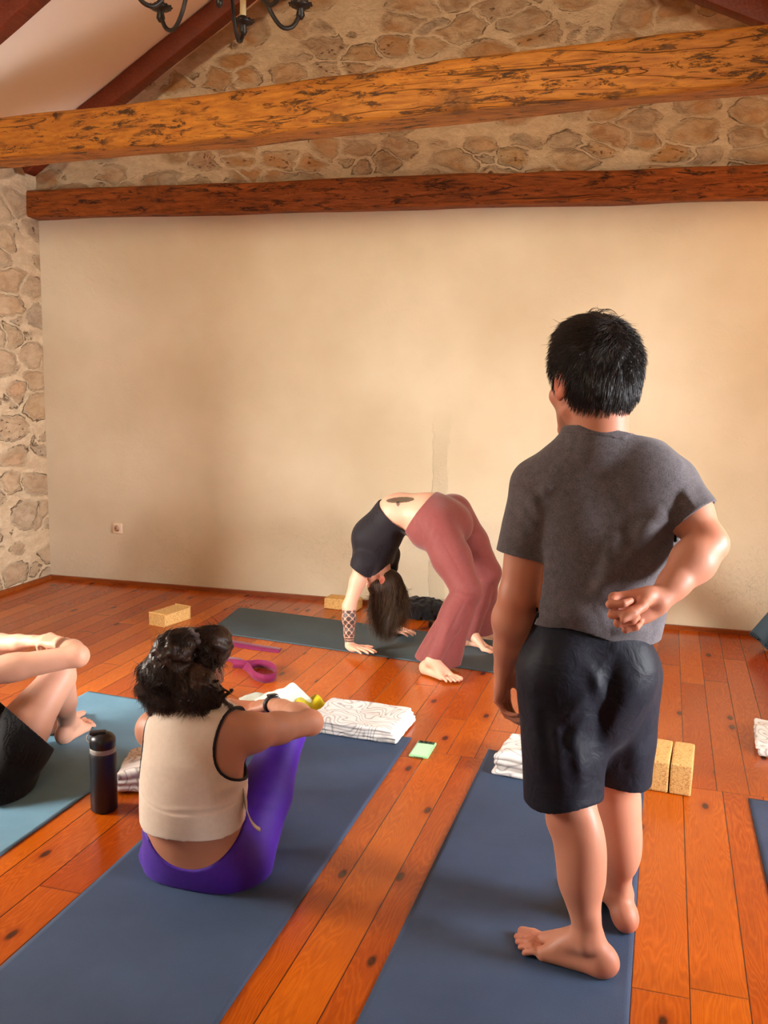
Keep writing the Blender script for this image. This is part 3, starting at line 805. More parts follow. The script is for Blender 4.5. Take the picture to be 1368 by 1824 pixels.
yoga_mat(a, a + nrm(b - a) * .61, d, 1.83, mMatBlue, 'dusty blue yoga mat at left under the person in black shorts', 0.0, 3)
a = G(1333, 1424); b = G(1368, 1429)
yoga_mat(a, a + nrm(b - a) * .61, G(1368, 1584) - a, 1.83, mMatNavy, 'blue yoga mat cut off by the right edge of the picture', 0.0, 4)
a = G(427, 1083); b = G(877, 1142); d = G(500, 1157.5) - G(874, 1211)
yoga_mat(G(372, 1126), a, b - a, 1.86, mMatTeal, 'slate teal yoga mat under the woman in a backbend', 0.0, 5)

# ------------------------------------------------------------------ cork blocks
def cork(corner, th, w, l, h, label, group=None, tilt=0):
    bm = bmesh.new(); box_bm(bm, (0, 0, 0), (w, l, h), .007, 3)
    o = link('cork_block', bm_mesh('cork_block', bm), mCork, None, False); o.location = (corner[0], corner[1], 0.0005); o.rotation_euler = (0, 0, th)
    tag(o, label, 'yoga block', group); return o
gp = 'pair of cork blocks at right'
cork((0.015, 3.396), -.062, .0745, .227, .116, 'cork yoga block, left one of the pair standing beside the man\'s mat', gp)
cork((0.015 + .079 * math.cos(.062), 3.396 - .079 * math.sin(.062)), -.062, .0745, .227, .116, 'cork yoga block, right one of the pair standing beside the man\'s mat', gp)
a = G(267, 1113); b = G(292, 1117); c = G(337, 1102)
cork(G(292, 1117), math.atan2(*(c - b)[:2][::-1]) - math.pi / 2 + 0, -.105, .225, .07, 'lone cork yoga block on bare floor left of the far mat')
cork(G(577, 1084) + np.array([0.0, 0.0, 0]), math.radians(-2), .215, .12, .068, 'cork yoga block by the far wall behind the bending woman\'s arm')

# ------------------------------------------------------------------ rolled mat
rp = []
N_ = 260
A_ = P(1356, 1150, 5.42); A_[2] = 0.06; B_ = np.array([1.02, 5.66, 0.62]); ax = nrm(B_ - A_); u_ = nrm(np.cross(ax, (0, 1, 0))); v_ = np.cross(ax, u_)
V = []; turns = 5.5; r0, r1 = 0.022, 0.085; r1 = .082
for i in range(N_):
    s = i / (N_ - 1); r = r0 + (r1 - r0) * s; an = s * turns * 2 * math.pi
    for rr, L in ((r, 0), (r, .61), (r - .007, .61), (r - .007, 0)):
        V.append(A_ + ax * (L + .006 * math.sin(an * 3)) + u_ * rr * math.cos(an) + v_ * rr * math.sin(an))
F = [(i * 4 + j, i * 4 + (j + 1) % 4, i * 4 + 4 + (j + 1) % 4, i * 4 + 4 + j) for i in range(N_ - 1) for j in range(4)] + [(0, 1, 2, 3), ((N_ - 1) * 4 + 3, (N_ - 1) * 4 + 2, (N_ - 1) * 4 + 1, (N_ - 1) * 4)]
zmin = min(v[2] for v in V); V = [v - [0, 0, zmin - .002] for v in V]
bm = bmesh.new(); bm.from_mesh(from_np('rolled_mat', V, F))
tag(link('rolled_mat', bm_mesh('rolled_mat', bm), mat_mat('dark_teal_roll', srgb(52, 70, 80), srgb(44, 60, 70))), 'dark teal rolled mat leaning at the right edge by the far wall', 'rolled mat')

# ------------------------------------------------------------------ phone
ph_ = empty('phone', (*G(752, 1338)[:2], 0)); tag(ph_, 'mint green phone lying on the floorboards between the two navy mats', 'phone')
c0 = (G(749, 1321) + G(776, 1325)) / 2; c1 = (G(759, 1355) + G(728, 1351)) / 2; ang = math.atan2((c0 - c1)[1], (c0 - c1)[0]) - math.pi / 2
cc = (c0 + c1) / 2; Rz = Matrix.Translation((cc[0], cc[1], 0)) @ Matrix.Rotation(ang, 4, 'Z')
def loc_part(name, bm, mat, parent, mtx, smooth=False):
    bm.transform(mtx); return link(name, bm_mesh(name, bm), mat, parent, smooth)
mMint = mat_plain('mint_case', srgb(150, 206, 150), 0.3); mMint2 = mat_plain('mint_back', srgb(196, 238, 200), 0.15); mMintD = mat_plain('dark_green_lens', srgb(54, 84, 64), 0.2)
bm = bmesh.new(); box_bm(bm, (-.039, -.077, 0.0005), (.039, .077, .011), .005, 3); loc_part('case', bm, mMint, ph_, Rz)
bm = bmesh.new(); box_bm(bm, (-.033, -.068, .0105), (.033, .045, .0118), .0005, 1); loc_part('back_panel', bm, mMint2, ph_, Rz)
bm = bmesh.new(); box_bm(bm, (-.033, .049, .0105), (.033, .072, .013), .001, 2); loc_part('camera_bar', bm, mMintD, ph_, Rz)
for k in range(3):
    bm = bmesh.new(); lathe_bm(bm, [(.001, .013), (.007, .0131), (.007, .0145), (.005, .0148)], 16, (-.02 + k * .018, .0605, 0)); loc_part('camera_lens', bm, mat_plain('lens', srgb(20, 28, 24), .1) if k == 0 else bpy.data.materials['lens'], ph_, Rz)
bm = bmesh.new()
for k in range(6): box_bm(bm, (-.015 + k * .006, -.0775, .004), (-.012 + k * .006, -.0765, .007))
loc_part('speaker_slots', bm, bpy.data.materials['lens'], ph_, Rz)

# ------------------------------------------------------------------ bottle
bc = G(177, 1448) + np.array([0, .03, 0]); bt = empty('water_bottle', (bc[0], bc[1], 0)); tag(bt, 'black insulated water bottle with flip lid on the floor beside the seated woman', 'water bottle')
mBot = mat_plain('black_powder_coat', srgb(26, 26, 32), 0.42); mLid = mat_plain('black_lid', srgb(20, 20, 24), 0.35); mBand = mat_plain('grey_band', srgb(150, 140, 132), 0.4); mLoop = mat_plain('pale_spout_ring', srgb(220, 214, 206), 0.4)
bm = bmesh.new(); lathe_bm(bm, [(.001, .001), (.040, .001), (.044, .006), (.0445, .17), (.0445, .195), (.042, .205), (.040, .208)], 40, (bc[0], bc[1], 0)); link('flask', bm_mesh('flask', bm), mBot, bt)
bm = bmesh.new(); lathe_bm(bm, [(.0405, .205), (.0425, .207), (.0425, .222), (.041, .223)], 40, (bc[0], bc[1], 0)); link('neck_band', bm_mesh('neck_band', bm), mBand, bt)
bm = bmesh.new(); lathe_bm(bm, [(.040, .222), (.0425, .224), (.043, .245), (.041, .256), (.033, .266), (.018, .272), (.001, .274)], 40, (bc[0], bc[1], 0)); link('lid', bm_mesh('lid', bm), mLid, bt)
bm = bmesh.new(); box_bm(bm, (-.012, -.042, .268), (.012, .012, .280), .004, 3); loc_part('flip_cap', bm, mBot, bt, Matrix.Translation((bc[0], bc[1], 0)) @ Matrix.Rotation(math.radians(-60), 4, 'Z'), True)
bm = bmesh.new(); tube_bm(bm, [(bc[0] - .042 + .013 * math.cos(t) * .8, bc[1] - .012, .250 + .013 * math.sin(t)) for t in np.linspace(2.0, 5.6, 20)], .0022, 8); link('carry_ring', bm_mesh('carry_ring', bm), mLoop, bt)

# ------------------------------------------------------------------ strap
mStrap = mat_fabric('magenta_webbing', srgb(122, 14, 66), srgb(90, 10, 48), 1200, .3, .7)
def ribbon(paths, wdt, thick=.0018):
    Vs = []; Fs = []
    for path in paths:
        c = spline([p[:3] for p in path], 90); up = spline([p[3:6] for p in path], 90)
        t = np.gradient(c, axis=0); t /= np.linalg.norm(t, axis=1)[:, None]
        up = up - t * (up * t).sum(1)[:, None]; up /= np.linalg.norm(up, axis=1)[:, None]
        n = np.cross(t, up); k0 = len(Vs)
        for i in range(len(c)):
            for a_, b_ in ((-1, -1), (1, -1), (1, 1), (-1, 1)): Vs.append(c[i] + up[i] * wdt / 2 * a_ + n[i] * thick / 2 * b_)
        for i in range(len(c) - 1):
            for j in range(4): Fs.append((k0 + i * 4 + j, k0 + i * 4 + (j + 1) % 4, k0 + i * 4 + 4 + (j + 1) % 4, k0 + i * 4 + 4 + j))
        e = k0 + (len(c) - 1) * 4; Fs += [(k0, k0 + 1, k0 + 2, k0 + 3), (e + 3, e + 2, e + 1, e)]
    return Vs, Fs
st = empty('yoga_strap', (*G(455, 1190)[:2], 0)); tag(st, 'magenta webbing strap looped loosely on the floor behind the seated woman\'s head', 'yoga strap')
def fp(px, py, z, ux, uy, uz):
    g = G(px, py, z); return (g[0], g[1], z, ux, uy, uz)
W_ = .042
pA = [fp(290, 1139, .004, 0, 1, 0), fp(330, 1136, .006, 0, 1, .1), fp(375, 1138, .008, .1, 1, .3), fp(415, 1146, .012, 0, .9, .5), fp(450, 1152, .011, 0, .8, .45), fp(499, 1159, .010, 0, 1, .4)]
pB = [fp(340, 1168, .004, 0, 1, 0), fp(385, 1172, .005, 0, 1, .1), fp(415, 1175, .01, 0, 1, .3), fp(440, 1188, .02, .2, .5, 1), fp(452, 1202, .022, .1, .1, 1), fp(470, 1209, .022, 0, 0, 1), fp(488, 1206, .022, 0, 0, 1), fp(492, 1196, .022, 0, 0, 1), fp(482, 1186, .022, 0, 0, 1), fp(462, 1182, .022, 0, 0, 1), fp(440, 1184, .022, 0, .2, 1), fp(415, 1182, .021, 0, .3, 1)]
V, F = ribbon([pA, pB], W_)
bm = bmesh.new(); bm.from_mesh(from_np('webbing', V, F)); link('webbing', bm_mesh('webbing', bm), mStrap, st)
bm = bmesh.new(); bp = G(286, 1141, .006); rr = [(bp[0] + .018 * math.cos(t), bp[1] + .026 * math.sin(t), .009) for t in np.linspace(0, 2 * math.pi, 24)]; tube_bm(bm, rr, .003, 8)
rr = [(bp[0] + .014 + .018 * math.cos(t), bp[1] + .026 * math.sin(t), .013) for t in np.linspace(0, 2 * math.pi, 24)]; tube_bm(bm, rr, .003, 8)
link('buckle', bm_mesh('buckle', bm), mat_plain('steel', srgb(190, 180, 175), .25, .5, 1.0), st)

# ------------------------------------------------------------------ folded cloths
class RBox:
    def __init__(self, c, half, ax, r): self.c = np.asarray(c, float); self.h = np.asarray(half, float) - r; self.ax = np.asarray([nrm(a) for a in ax]); self.r = r
    def __call__(self, p):
        q = np.abs((p - self.c) @ self.ax.T) - self.h
        return np.linalg.norm(np.maximum(q, 0), axis=1) + np.minimum(q.max(1), 0) - self.r
def wob(p, f, a, s=0.0):
    return a * (np.sin(p[:, 0] * f + 2.1 * np.sin(p[:, 1] * f * .7 + s)) * np.sin(p[:, 1] * f * 1.1 + 1.7 * np.sin(p[:, 2] * f * 1.3 + s)) )
def folded_cloth(name, c, u, lu, lv, layers, th, mat, label, cat, seed, z0=.006, group=None, droop=0.0):
    r = np.random.default_rng(seed); u = nrm(u); v = np.array([-u[1], u[0], 0]); items = []
    z = z0
    for k in range(layers):
        du, dv = r.normal(0, .006, 2); tt = th * (1 + .25 * r.normal())
        items.append((RBox(np.array([c[0], c[1], 0]) + u * du + v * dv + [0, 0, z + tt / 2], (lu / 2 * (1 - .02 * k), lv / 2 * (1 - .02 * r.random()), tt / 2), (u, v, (0, 0, 1)), tt * .46), .0035)); z += tt * .92
    g = Grp(items)
    def fn(p, ctx=None):
        q = p.copy(); q[:, 2] += wob(p, 22, .006, seed) * np.clip((p[:, 2] - z0) / .04, 0, 1.2)
        lx = (p - [c[0], c[1], 0]) @ u
        q[:, 2] += droop * (lx / (lu / 2)) ** 2 * np.clip((p[:, 2] - z0) / .05, 0, 1)
        return np.maximum(g(q, ctx) + wob(p, 60, .0012, seed), z0 - .002 - p[:, 2])
    R = .5 * math.hypot(lu, lv) + .03
    V, F = mesh_sdf(fn, (c[0] - R, c[1] - R, z0 - .012), (c[0] + R, c[1] + R, z + .03), .0035)
    return tag(link(name, from_np(name, V, F), mat), label, cat, group)
TG = 'folded patterned blankets'
bl, br, tl, tr = G(563, 1306), G(712, 1328), G(583, 1250, .055), G(723, 1264, .055)
folded_cloth('folded_blanket', (bl + br + tl + tr)[:2] / 4, br - bl, .385, .285, 4, .017, mBlanket, 'white squiggle-patterned folded blanket at the far end of the seated woman\'s mat', 'blanket', 1, .0065, TG)
a = G(880, 1388)
folded_cloth('folded_blanket', (a[0] + .175, a[1] + .13), (1, -.12, 0), .36, .25, 4, .022, mBlanket, 'white folded blanket on the navy mat, half hidden by the man\'s shorts', 'blanket', 2, .0065, TG, .01)
a = G(1352, 1346)
folded_cloth('folded_blanket', (a[0] + .17, a[1] + .12), (1, -.05, 0), .36, .26, 3, .022, mBlanket, 'white folded blanket corner at the right picture edge', 'blanket', 3, .001, TG)
a = G(205, 1396)
folded_cloth('folded_blanket', (a[0] + .20, a[1] + .10), (1, .35, 0), .40, .24, 3, .028, mBlanket, 'white patterned blanket peeking out between the bottle and the seated woman', 'blanket', 4, .0068, TG, .02)

# crumpled clothes
def heap(name, c, r, mat, label, cat, seed, parent=None, f=62, amp=.013, z0=.001, h=.005, ax=None):
    e = Ell(c, r, ax)
    rr = np.random.default_rng(seed); dirs = rr.normal(size=(7, 3)); dirs /= np.linalg.norm(dirs, axis=1)[:, None]; phs = rr.random(7) * 6
    def fn(p, ctx=None):
        n = 0
        for k in range(7):
            s = p @ dirs[k] * f * (.6 + .25 * k) + phs[k]
            n = n + (1 - np.abs(np.sin(s + 1.3 * np.sin(p @ dirs[(k + 3) % 7] * f * .7)))) / (1 + .45 * k)
        return np.maximum(e(p) + amp * (1.1 - n * .6), z0 - p[:, 2])
    c = np.array(c); r = np.array(r).max() + .05
    V, F = mesh_sdf(fn, (c[0] - r, c[1] - r, z0 - .012), (c[0] + r, c[1] + r, c[2] + r * .8 + .02), h)
    o = link(name, from_np(name, V, F), mat, parent)
    if label: tag(o, label, cat)
    return o
mBlackC = mat_fabric('black_knit', srgb(26, 22, 24), srgb(14, 12, 14), 500, .4, .9)
g = G(748, 1098); heap('folded_sweater', (g[0], g[1] + .02, .035), (.20, .13, .085), mBlackC, 'crumpled black garment on the floor by the far wall behind the bending woman', 'clothes', 5)
mPale = mat_fabric('pale_green_cotton', srgb(206, 212, 196), srgb(186, 192, 178), 700, .3, .9); mYel = mat_fabric('yellow_lining', srgb(206, 192, 14), srgb(176, 162, 8), 700, .2, .6)
def draped(name, c, u, lu, lv, hfun, mat, parent, th=.004, z0=.002, outline=None):
    """a cloth lying in folds: sheet with real thickness, c is its centre, u its long direction"""
    u = nrm(u); v = np.array([-u[1], u[0], 0]); n, m = 90, 60; V = []
    for i in range(n):
        for j in range(m):
            a, b_ = i / (n - 1) * 2 - 1, j / (m - 1) * 2 - 1
            if outline: a2, b2 = outline(a, b_)
            else: a2, b2 = a, b_
            V.append(np.array([c[0], c[1], 0]) + u * a2 * lu / 2 + v * b2 * lv / 2 + [0, 0, z0 + th + max(0, hfun(a, b_))])
    F = [(i * m + j, (i + 1) * m + j, (i + 1) * m + j + 1, i * m + j + 1) for i in range(n - 1) for j in range(m - 1)]
    o = link(name, from_np(name, V, F), mat, parent); md = o.modifiers.new('thickness', 'SOLIDIFY'); md.thickness = th; md.offset = -1
    return o
cj = G(492, 1258); jk = empty('jacket', (cj[0], cj[1], 0)); tag(jk, 'pale jacket with yellow lining dropped on the floor in front of the seated woman\'s hands', 'jacket')
ju = G(560, 1268) - G(425, 1250)
def jh(a, b_):
    env = (1 - abs(a) ** 3) * (1 - abs(b_) ** 4)
    s_ = a * 1.1 - b_ * .9
    return env * (.040 + .035 * a + .022 * math.sin(s_ * 4.6 + .6) + .008 * math.sin(s_ * 9 + 2 * b_) + .002 * math.sin(15 * a + 7 * b_) + .030 * math.exp(-((a - .45) / .16) ** 2 - ((b_ - .2) / .5) ** 2))
draped('shell', cj + nrm(ju) * -.01, ju, .37, .23, jh, mPale, jk, outline=lambda a, b_: (a * (1 - .18 * (1 - b_) * .5 + .05 * math.sin(5 * b_)), b_ * (.72 + .25 * a * .8 + .06 * math.sin(6 * a))))
draped('lining', cj + nrm(ju) * .075 + np.array([0, .02, 0]), ju, .25, .22, lambda a, b_: (1 - abs(a) ** 5) * (1 - abs(b_) ** 5) * (.020 + .030 * max(0, a) + .016 * math.sin(a * 7 + b_ * 4)), mYel, jk, outline=lambda a, b_: (a + .06 * math.sin(4 * b_), b_ * (.9 + .1 * math.sin(5 * a))))
g = G(764, 1117); bm = bmesh.new(); lathe_bm(bm, [(.001, .001), (.013, .001), (.014, .004), (.014, .028), (.012, .032), (.012, .040), (.001, .041)], 20, (g[0] + .01, g[1], 0))
tag(link('small_jar', bm_mesh('small_jar', bm), mat_plain('dark_brown_glass', srgb(40, 28, 20), .3)), 'tiny dark jar on the floor just behind the rose flared pants', 'jar')
# ------------------------------------------------------------------ anatomy in implicit surfaces
def V3(*a): return np.array(a, float)
def hand(w, d, n, t, curl, s=1.0, thumb=(.6, .75, .25), tb=(.15, .25), spread=.08, k=.008):
    """w wrist, d finger direction, n palm-facing direction, t thumb side. curl: per finger (mcp, pip, dip) in degrees"""
    w = np.asarray(w, float); d = nrm(d); n = nrm(np.asarray(n) - d * (np.dot(n, d))); t0 = np.cross(d, n); t = t0 if np.dot(t0, t) > 0 else -t0
    palm = []
    kn = []
    offs = (.029, .0095, -.010, -.028); reach = (.088, .090, .085, .077)
    for i in range(4):
        a = w + t * offs[i] * .55 * s + d * .008 * s; b = w + (d * reach[i] + t * offs[i] - n * (.004 if i in (1, 2) else .001)) * s
        kn.append(b); palm.append((Cap(a, b, .0150 * s, .0108 * s), .012 * s))
    palm.append((Ell(w + (d * .035 + t * .020 + n * .010) * s, (.026 * s, .016 * s, .013 * s), (d, t, n)), .012 * s))
    palm.append((Ell(w + (d * .045 - t * .022 + n * .008) * s, (.032 * s, .013 * s, .012 * s), (d, t, n)), .012 * s))
    fingers = []
    L = ((.043, .026, .021), (.047, .030, .022), (.044, .028, .021), (.034, .021, .019))
    for i in range(4):
        p = kn[i]; ang = 0.0
        dd = nrm(d + t * spread * (1.0, .25, -.35, -1.1)[i])
        rr = (.0092, .0082, .0074, .0064) if i < 3 else (.0082, .0072, .0064, .0056)
        chain = []
        for j in range(3):
            ang += math.radians(curl[i][j]); v = dd * math.cos(ang) + n * math.sin(ang)
            q = p + v * L[i][j] * s; chain.append((Cap(p, q, rr[j] * s, rr[j + 1] * s), .0035 * s)); p = q
        fingers.append((Grp(chain), .0018 * s))
    td = nrm(d * thumb[0] + t * thumb[1] + n * thumb[2]); b0 = w + (d * .018 + t * .020 + n * .006) * s
    p = b0; ch = []; v = td
    for j, (ln, r1, r2) in enumerate(((.044, .0145, .0110), (.032, .0105, .0095), (.026, .0095, .0070))):
        q = p + v * ln * s; ch.append((Cap(p, q, r1 * s, r2 * s), .006 * s)); p = q; v = nrm(v + d * tb[0] + n * tb[1])
    return Grp([(Grp(palm), 1), (Grp(fingers), k * s), (Grp(ch), .009 * s)])

def foot(a, d, m, z0, s=1.0, spread=1.0):
    """a ankle joint, d towards the toes, m towards the big-toe side, z0 the ground"""
    d = nrm((d[0], d[1], 0)); m = np.asarray(m, float); m = nrm((m[0], m[1], 0) - d * (m[0] * d[0] + m[1] * d[1])); u = V3(0, 0, 1)
    g = V3(a[0], a[1], z0); A = np.asarray(a, float)
    pt = lambda f, l, h: g + (d * f + m * l + u * h) * s
    it = [(Ell(pt(-.040, 0, .030), (.034 * s, .030 * s, .034 * s), (d, m, u)), .02),
          (Cap(A, pt(-.025, 0, .045), .033 * s, .030 * s), .02 * s),
          (Cap(A + d * .012 * s, pt(.115, .022, .020), .030 * s, .0165 * s), .025 * s),
          (Cap(A + d * .008 * s, pt(.100, -.024, .015), .026 * s, .013 * s), .025 * s),
          (Cap(pt(-.030, -.010, .018), pt(.095, -.030, .012), .020 * s, .0125 * s), .02 * s),
          (Ell(A + m * .030 * s + u * .002, (.013 * s, .012 * s, .016 * s), (d, m, u)), .012), (Ell(A - m * .029 * s - u * .006, (.012 * s, .011 * s, .014 * s), (d, m, u)), .012)]
    toes = []
    for l0, f0, l1, f1, r0, r1 in ((.027, .118, .028, .176, .0140, .0125), (.007, .120, .008, .180, .0088, .0086), (-.008, .115, -.009, .170, .0082, .0080), (-.021, .107, -.0245, .156, .0078, .0076), (-.033, .095, -.0395, .139, .0076, .0076)):
        mid = pt((f0 + f1) / 2, (l0 + l1 * spread) / 2, .017); 
        toes.append((Grp([(Cap(pt(f0, l0, .014), mid, r0 * s, r0 * .92 * s), .004), (Cap(mid, pt(f1, l1 * spread, r1), r0 * .92 * s, r1 * s), .004)]), .0008 * s))
    body = Grp([(Grp(it), 1), (Grp(toes), .0045 * s)])
    return body

def arm(sh, el, wr, s=1.0, heavy=1.0, bend_n=None):
    sh, el, wr = map(lambda v: np.asarray(v, float), (sh, el, wr))
    f = nrm(wr - el); up = nrm(sh - el)
    it = [(Cap(sh, sh + (el - sh) * .45, .050 * s * heavy, .047 * s * heavy), .03), (Cap(sh + (el - sh) * .4, el, .047 * s * heavy, .037 * s), .02),
          (Cap(el, el + (wr - el) * .32, .038 * s, .042 * s * heavy), .02), (Cap(el + (wr - el) * .3, el + (wr - el) * .72, .042 * s * heavy, .031 * s), .02),
          (Cap(el + (wr - el) * .7, wr, .031 * s, .0245 * s), .015)]
    return Grp(it)

def leg(hp, kn, an, back, s=1.0, heavy=1.0, calf=1.0):
    """back: direction of the calf side at the shin"""
    hp, kn, an = map(lambda v: np.asarray(v, float), (hp, kn, an)); back = nrm(back)
    sk = an - kn
    it = [(Cap(hp, hp + (kn - hp) * .5, .092 * s * heavy, .076 * s * heavy), .04), (Cap(hp + (kn - hp) * .5, kn, .076 * s * heavy, .056 * s), .03),
          (Cap(kn, kn + sk * .5, .054 * s, .046 * s), .02), (Cap(kn + sk * .5, an, .046 * s, .031 * s), .02),
          (Ell(kn + sk * .30 + back * .022 * s, (.048 * s * calf, .050 * s * calf, .125 * s), (np.cross(nrm(sk), back), back, nrm(sk))), .03),
          (Ell(kn - back * .022 * s, (.038 * s, .034 * s, .040 * s), (np.cross(nrm(sk), back), back, nrm(sk))), .02),
          (Cap(an + back * .024 * s - sk * .22, an + back * .024 * s, .012 * s, .009 * s), .018)]
    return Grp(it)

def head(c, fwd, up, s=1.0):
    fwd = nrm(fwd); up = nrm(np.asarray(up) - fwd * np.dot(up, fwd)); lat = np.cross(fwd, up)   # person's right
    p = lambda l, f, u: np.asarray(c) + (lat * l + fwd * f + up * u) * s
    ax = (lat, fwd, up)
    E = lambda l, f, u, r: Ell(p(l, f, u), [x * s for x in r], ax)
    C = lambda a, b, r0, r1: Cap(p(*a), p(*b), r0 * s, r1 * s)
    it = [(E(0, -.012, .030, (.075, .096, .080)), .03), (E(0, .030, -.030, (.058, .066, .082)), .03),
          (C((.050, .008, -.055), (.014, .080, -.098), .017, .014), .02), (C((-.050, .008, -.055), (-.014, .080, -.098), .017, .014), .02), (E(0, .080, -.098, (.020, .015, .014)), .015),
          (C((.0, .012, -.04), (0, .07, -.09), .045, .022), .02),
          (E(.044, .058, -.026, (.020, .018, .018)), .02), (E(-.044, .058, -.026, (.020, .018, .018)), .02),
          (C((-.034, .080, .022), (.034, .080, .022), .012, .012), .015),
          (E(.031, .104, .004, (.017, .017, .013)), -.012), (E(-.031, .104, .004, (.017, .017, .013)), -.012),
          (E(.031, .079, .003, (.0125, .0125, .0125)), .003), (E(-.031, .079, .003, (.0125, .0125, .0125)), .003),
          (C((0, .090, .012), (0, .110, -.030), .0075, .0105), .010), (E(.011, .100, -.034, (.008, .009, .007)), .006), (E(-.011, .100, -.034, (.008, .009, .007)), .006),
          (C((-.018, .087, -.061), (.018, .087, -.061), .0065, .0065), .006), (E(0, .093, -.058, (.014, .007, .005)), .005), (E(0, .091, -.067, (.013, .007, .0055)), .005)]
    for q in (1, -1):
        ea = (nrm(lat * q * 1.0 - fwd * .35), nrm(fwd + lat * q * .35), up)
        it += [(Ell(p(q * .080, -.010, -.004), (.0065 * s, .019 * s, .031 * s), ea), .005), (Ell(p(q * .076, .000, -.028), (.006 * s, .009 * s, .011 * s), ea), .004), (Ell(p(q * .088, -.004, -.001), (.0075 * s, .010 * s, .018 * s), ea), -.004)]
    return Grp(it), (lat, fwd, up)

def loc_of(p, c, ax): return (p - np.asarray(c)) @ np.asarray(ax).T
def folds(p, L):
    o = np.zeros(len(p))
    for a, b, wd, amp in L:
        a = np.asarray(a); b = np.asarray(b); ab = b - a; t = np.clip(((p - a) @ ab) / (ab @ ab), 0, 1)
        q = p - a - t[:, None] * ab
        v = nrm(a + b - 2 * CAMPOS); dv = q @ v; q = q - dv[:, None] * v      # a crease runs over the surface on this side
        wd = wd * 1.75
        o += np.exp(-(dv / .08) ** 2) * amp * np.sin(np.pi * np.clip(t, 0.03, .97)) ** .6 * np.exp(-(q * q).sum(1) / (wd * wd))
    return o
def half(p, pt, n): return (p - np.asarray(pt)) @ nrm(n)      # >0 on the side n points to
def shell(g, t): return np.abs(g) - t

def flow_strands(Vs, c, field, n, M, step, lift, r, rg, jit=.25, sink=.002):
    idx = rg.integers(0, len(Vs), n); p = Vs[idx].copy(); out = p - c; out /= np.linalg.norm(out, axis=1)[:, None]; p -= out * sink
    L = [p.copy()]; jd = rg.normal(0, jit, (n, 3))
    for i in range(M - 1):
        out = p - c; out /= np.linalg.norm(out, axis=1)[:, None] + 1e-9
        d = field(p) + jd; d -= out * (d * out).sum(1)[:, None] * .85; d /= np.linalg.norm(d, axis=1)[:, None] + 1e-9
        p = p + d * step + out * lift; L.append(p.copy())
    return np.stack(L, 1), np.full(n, r) * (.6 + .8 * rg.random(n))
def skin_obj(name, fn, lo, hi, h, mat, parent, colfn=None, smooth=1):
    V, F = mesh_sdf(fn, lo, hi, h, smooth)
    col = np.ones((len(V), 3)); 
    if colfn is not None: col = colfn(V, col)
    return link(name, from_np(name, V, F, col), mat, parent), V, F
def tint(col, m, c): return col * (1 - m[:, None]) + col * np.asarray(c) * m[:, None]
def ball(V, p, r): return np.exp(-((V - np.asarray(p)) ** 2).sum(1) / (r * r))
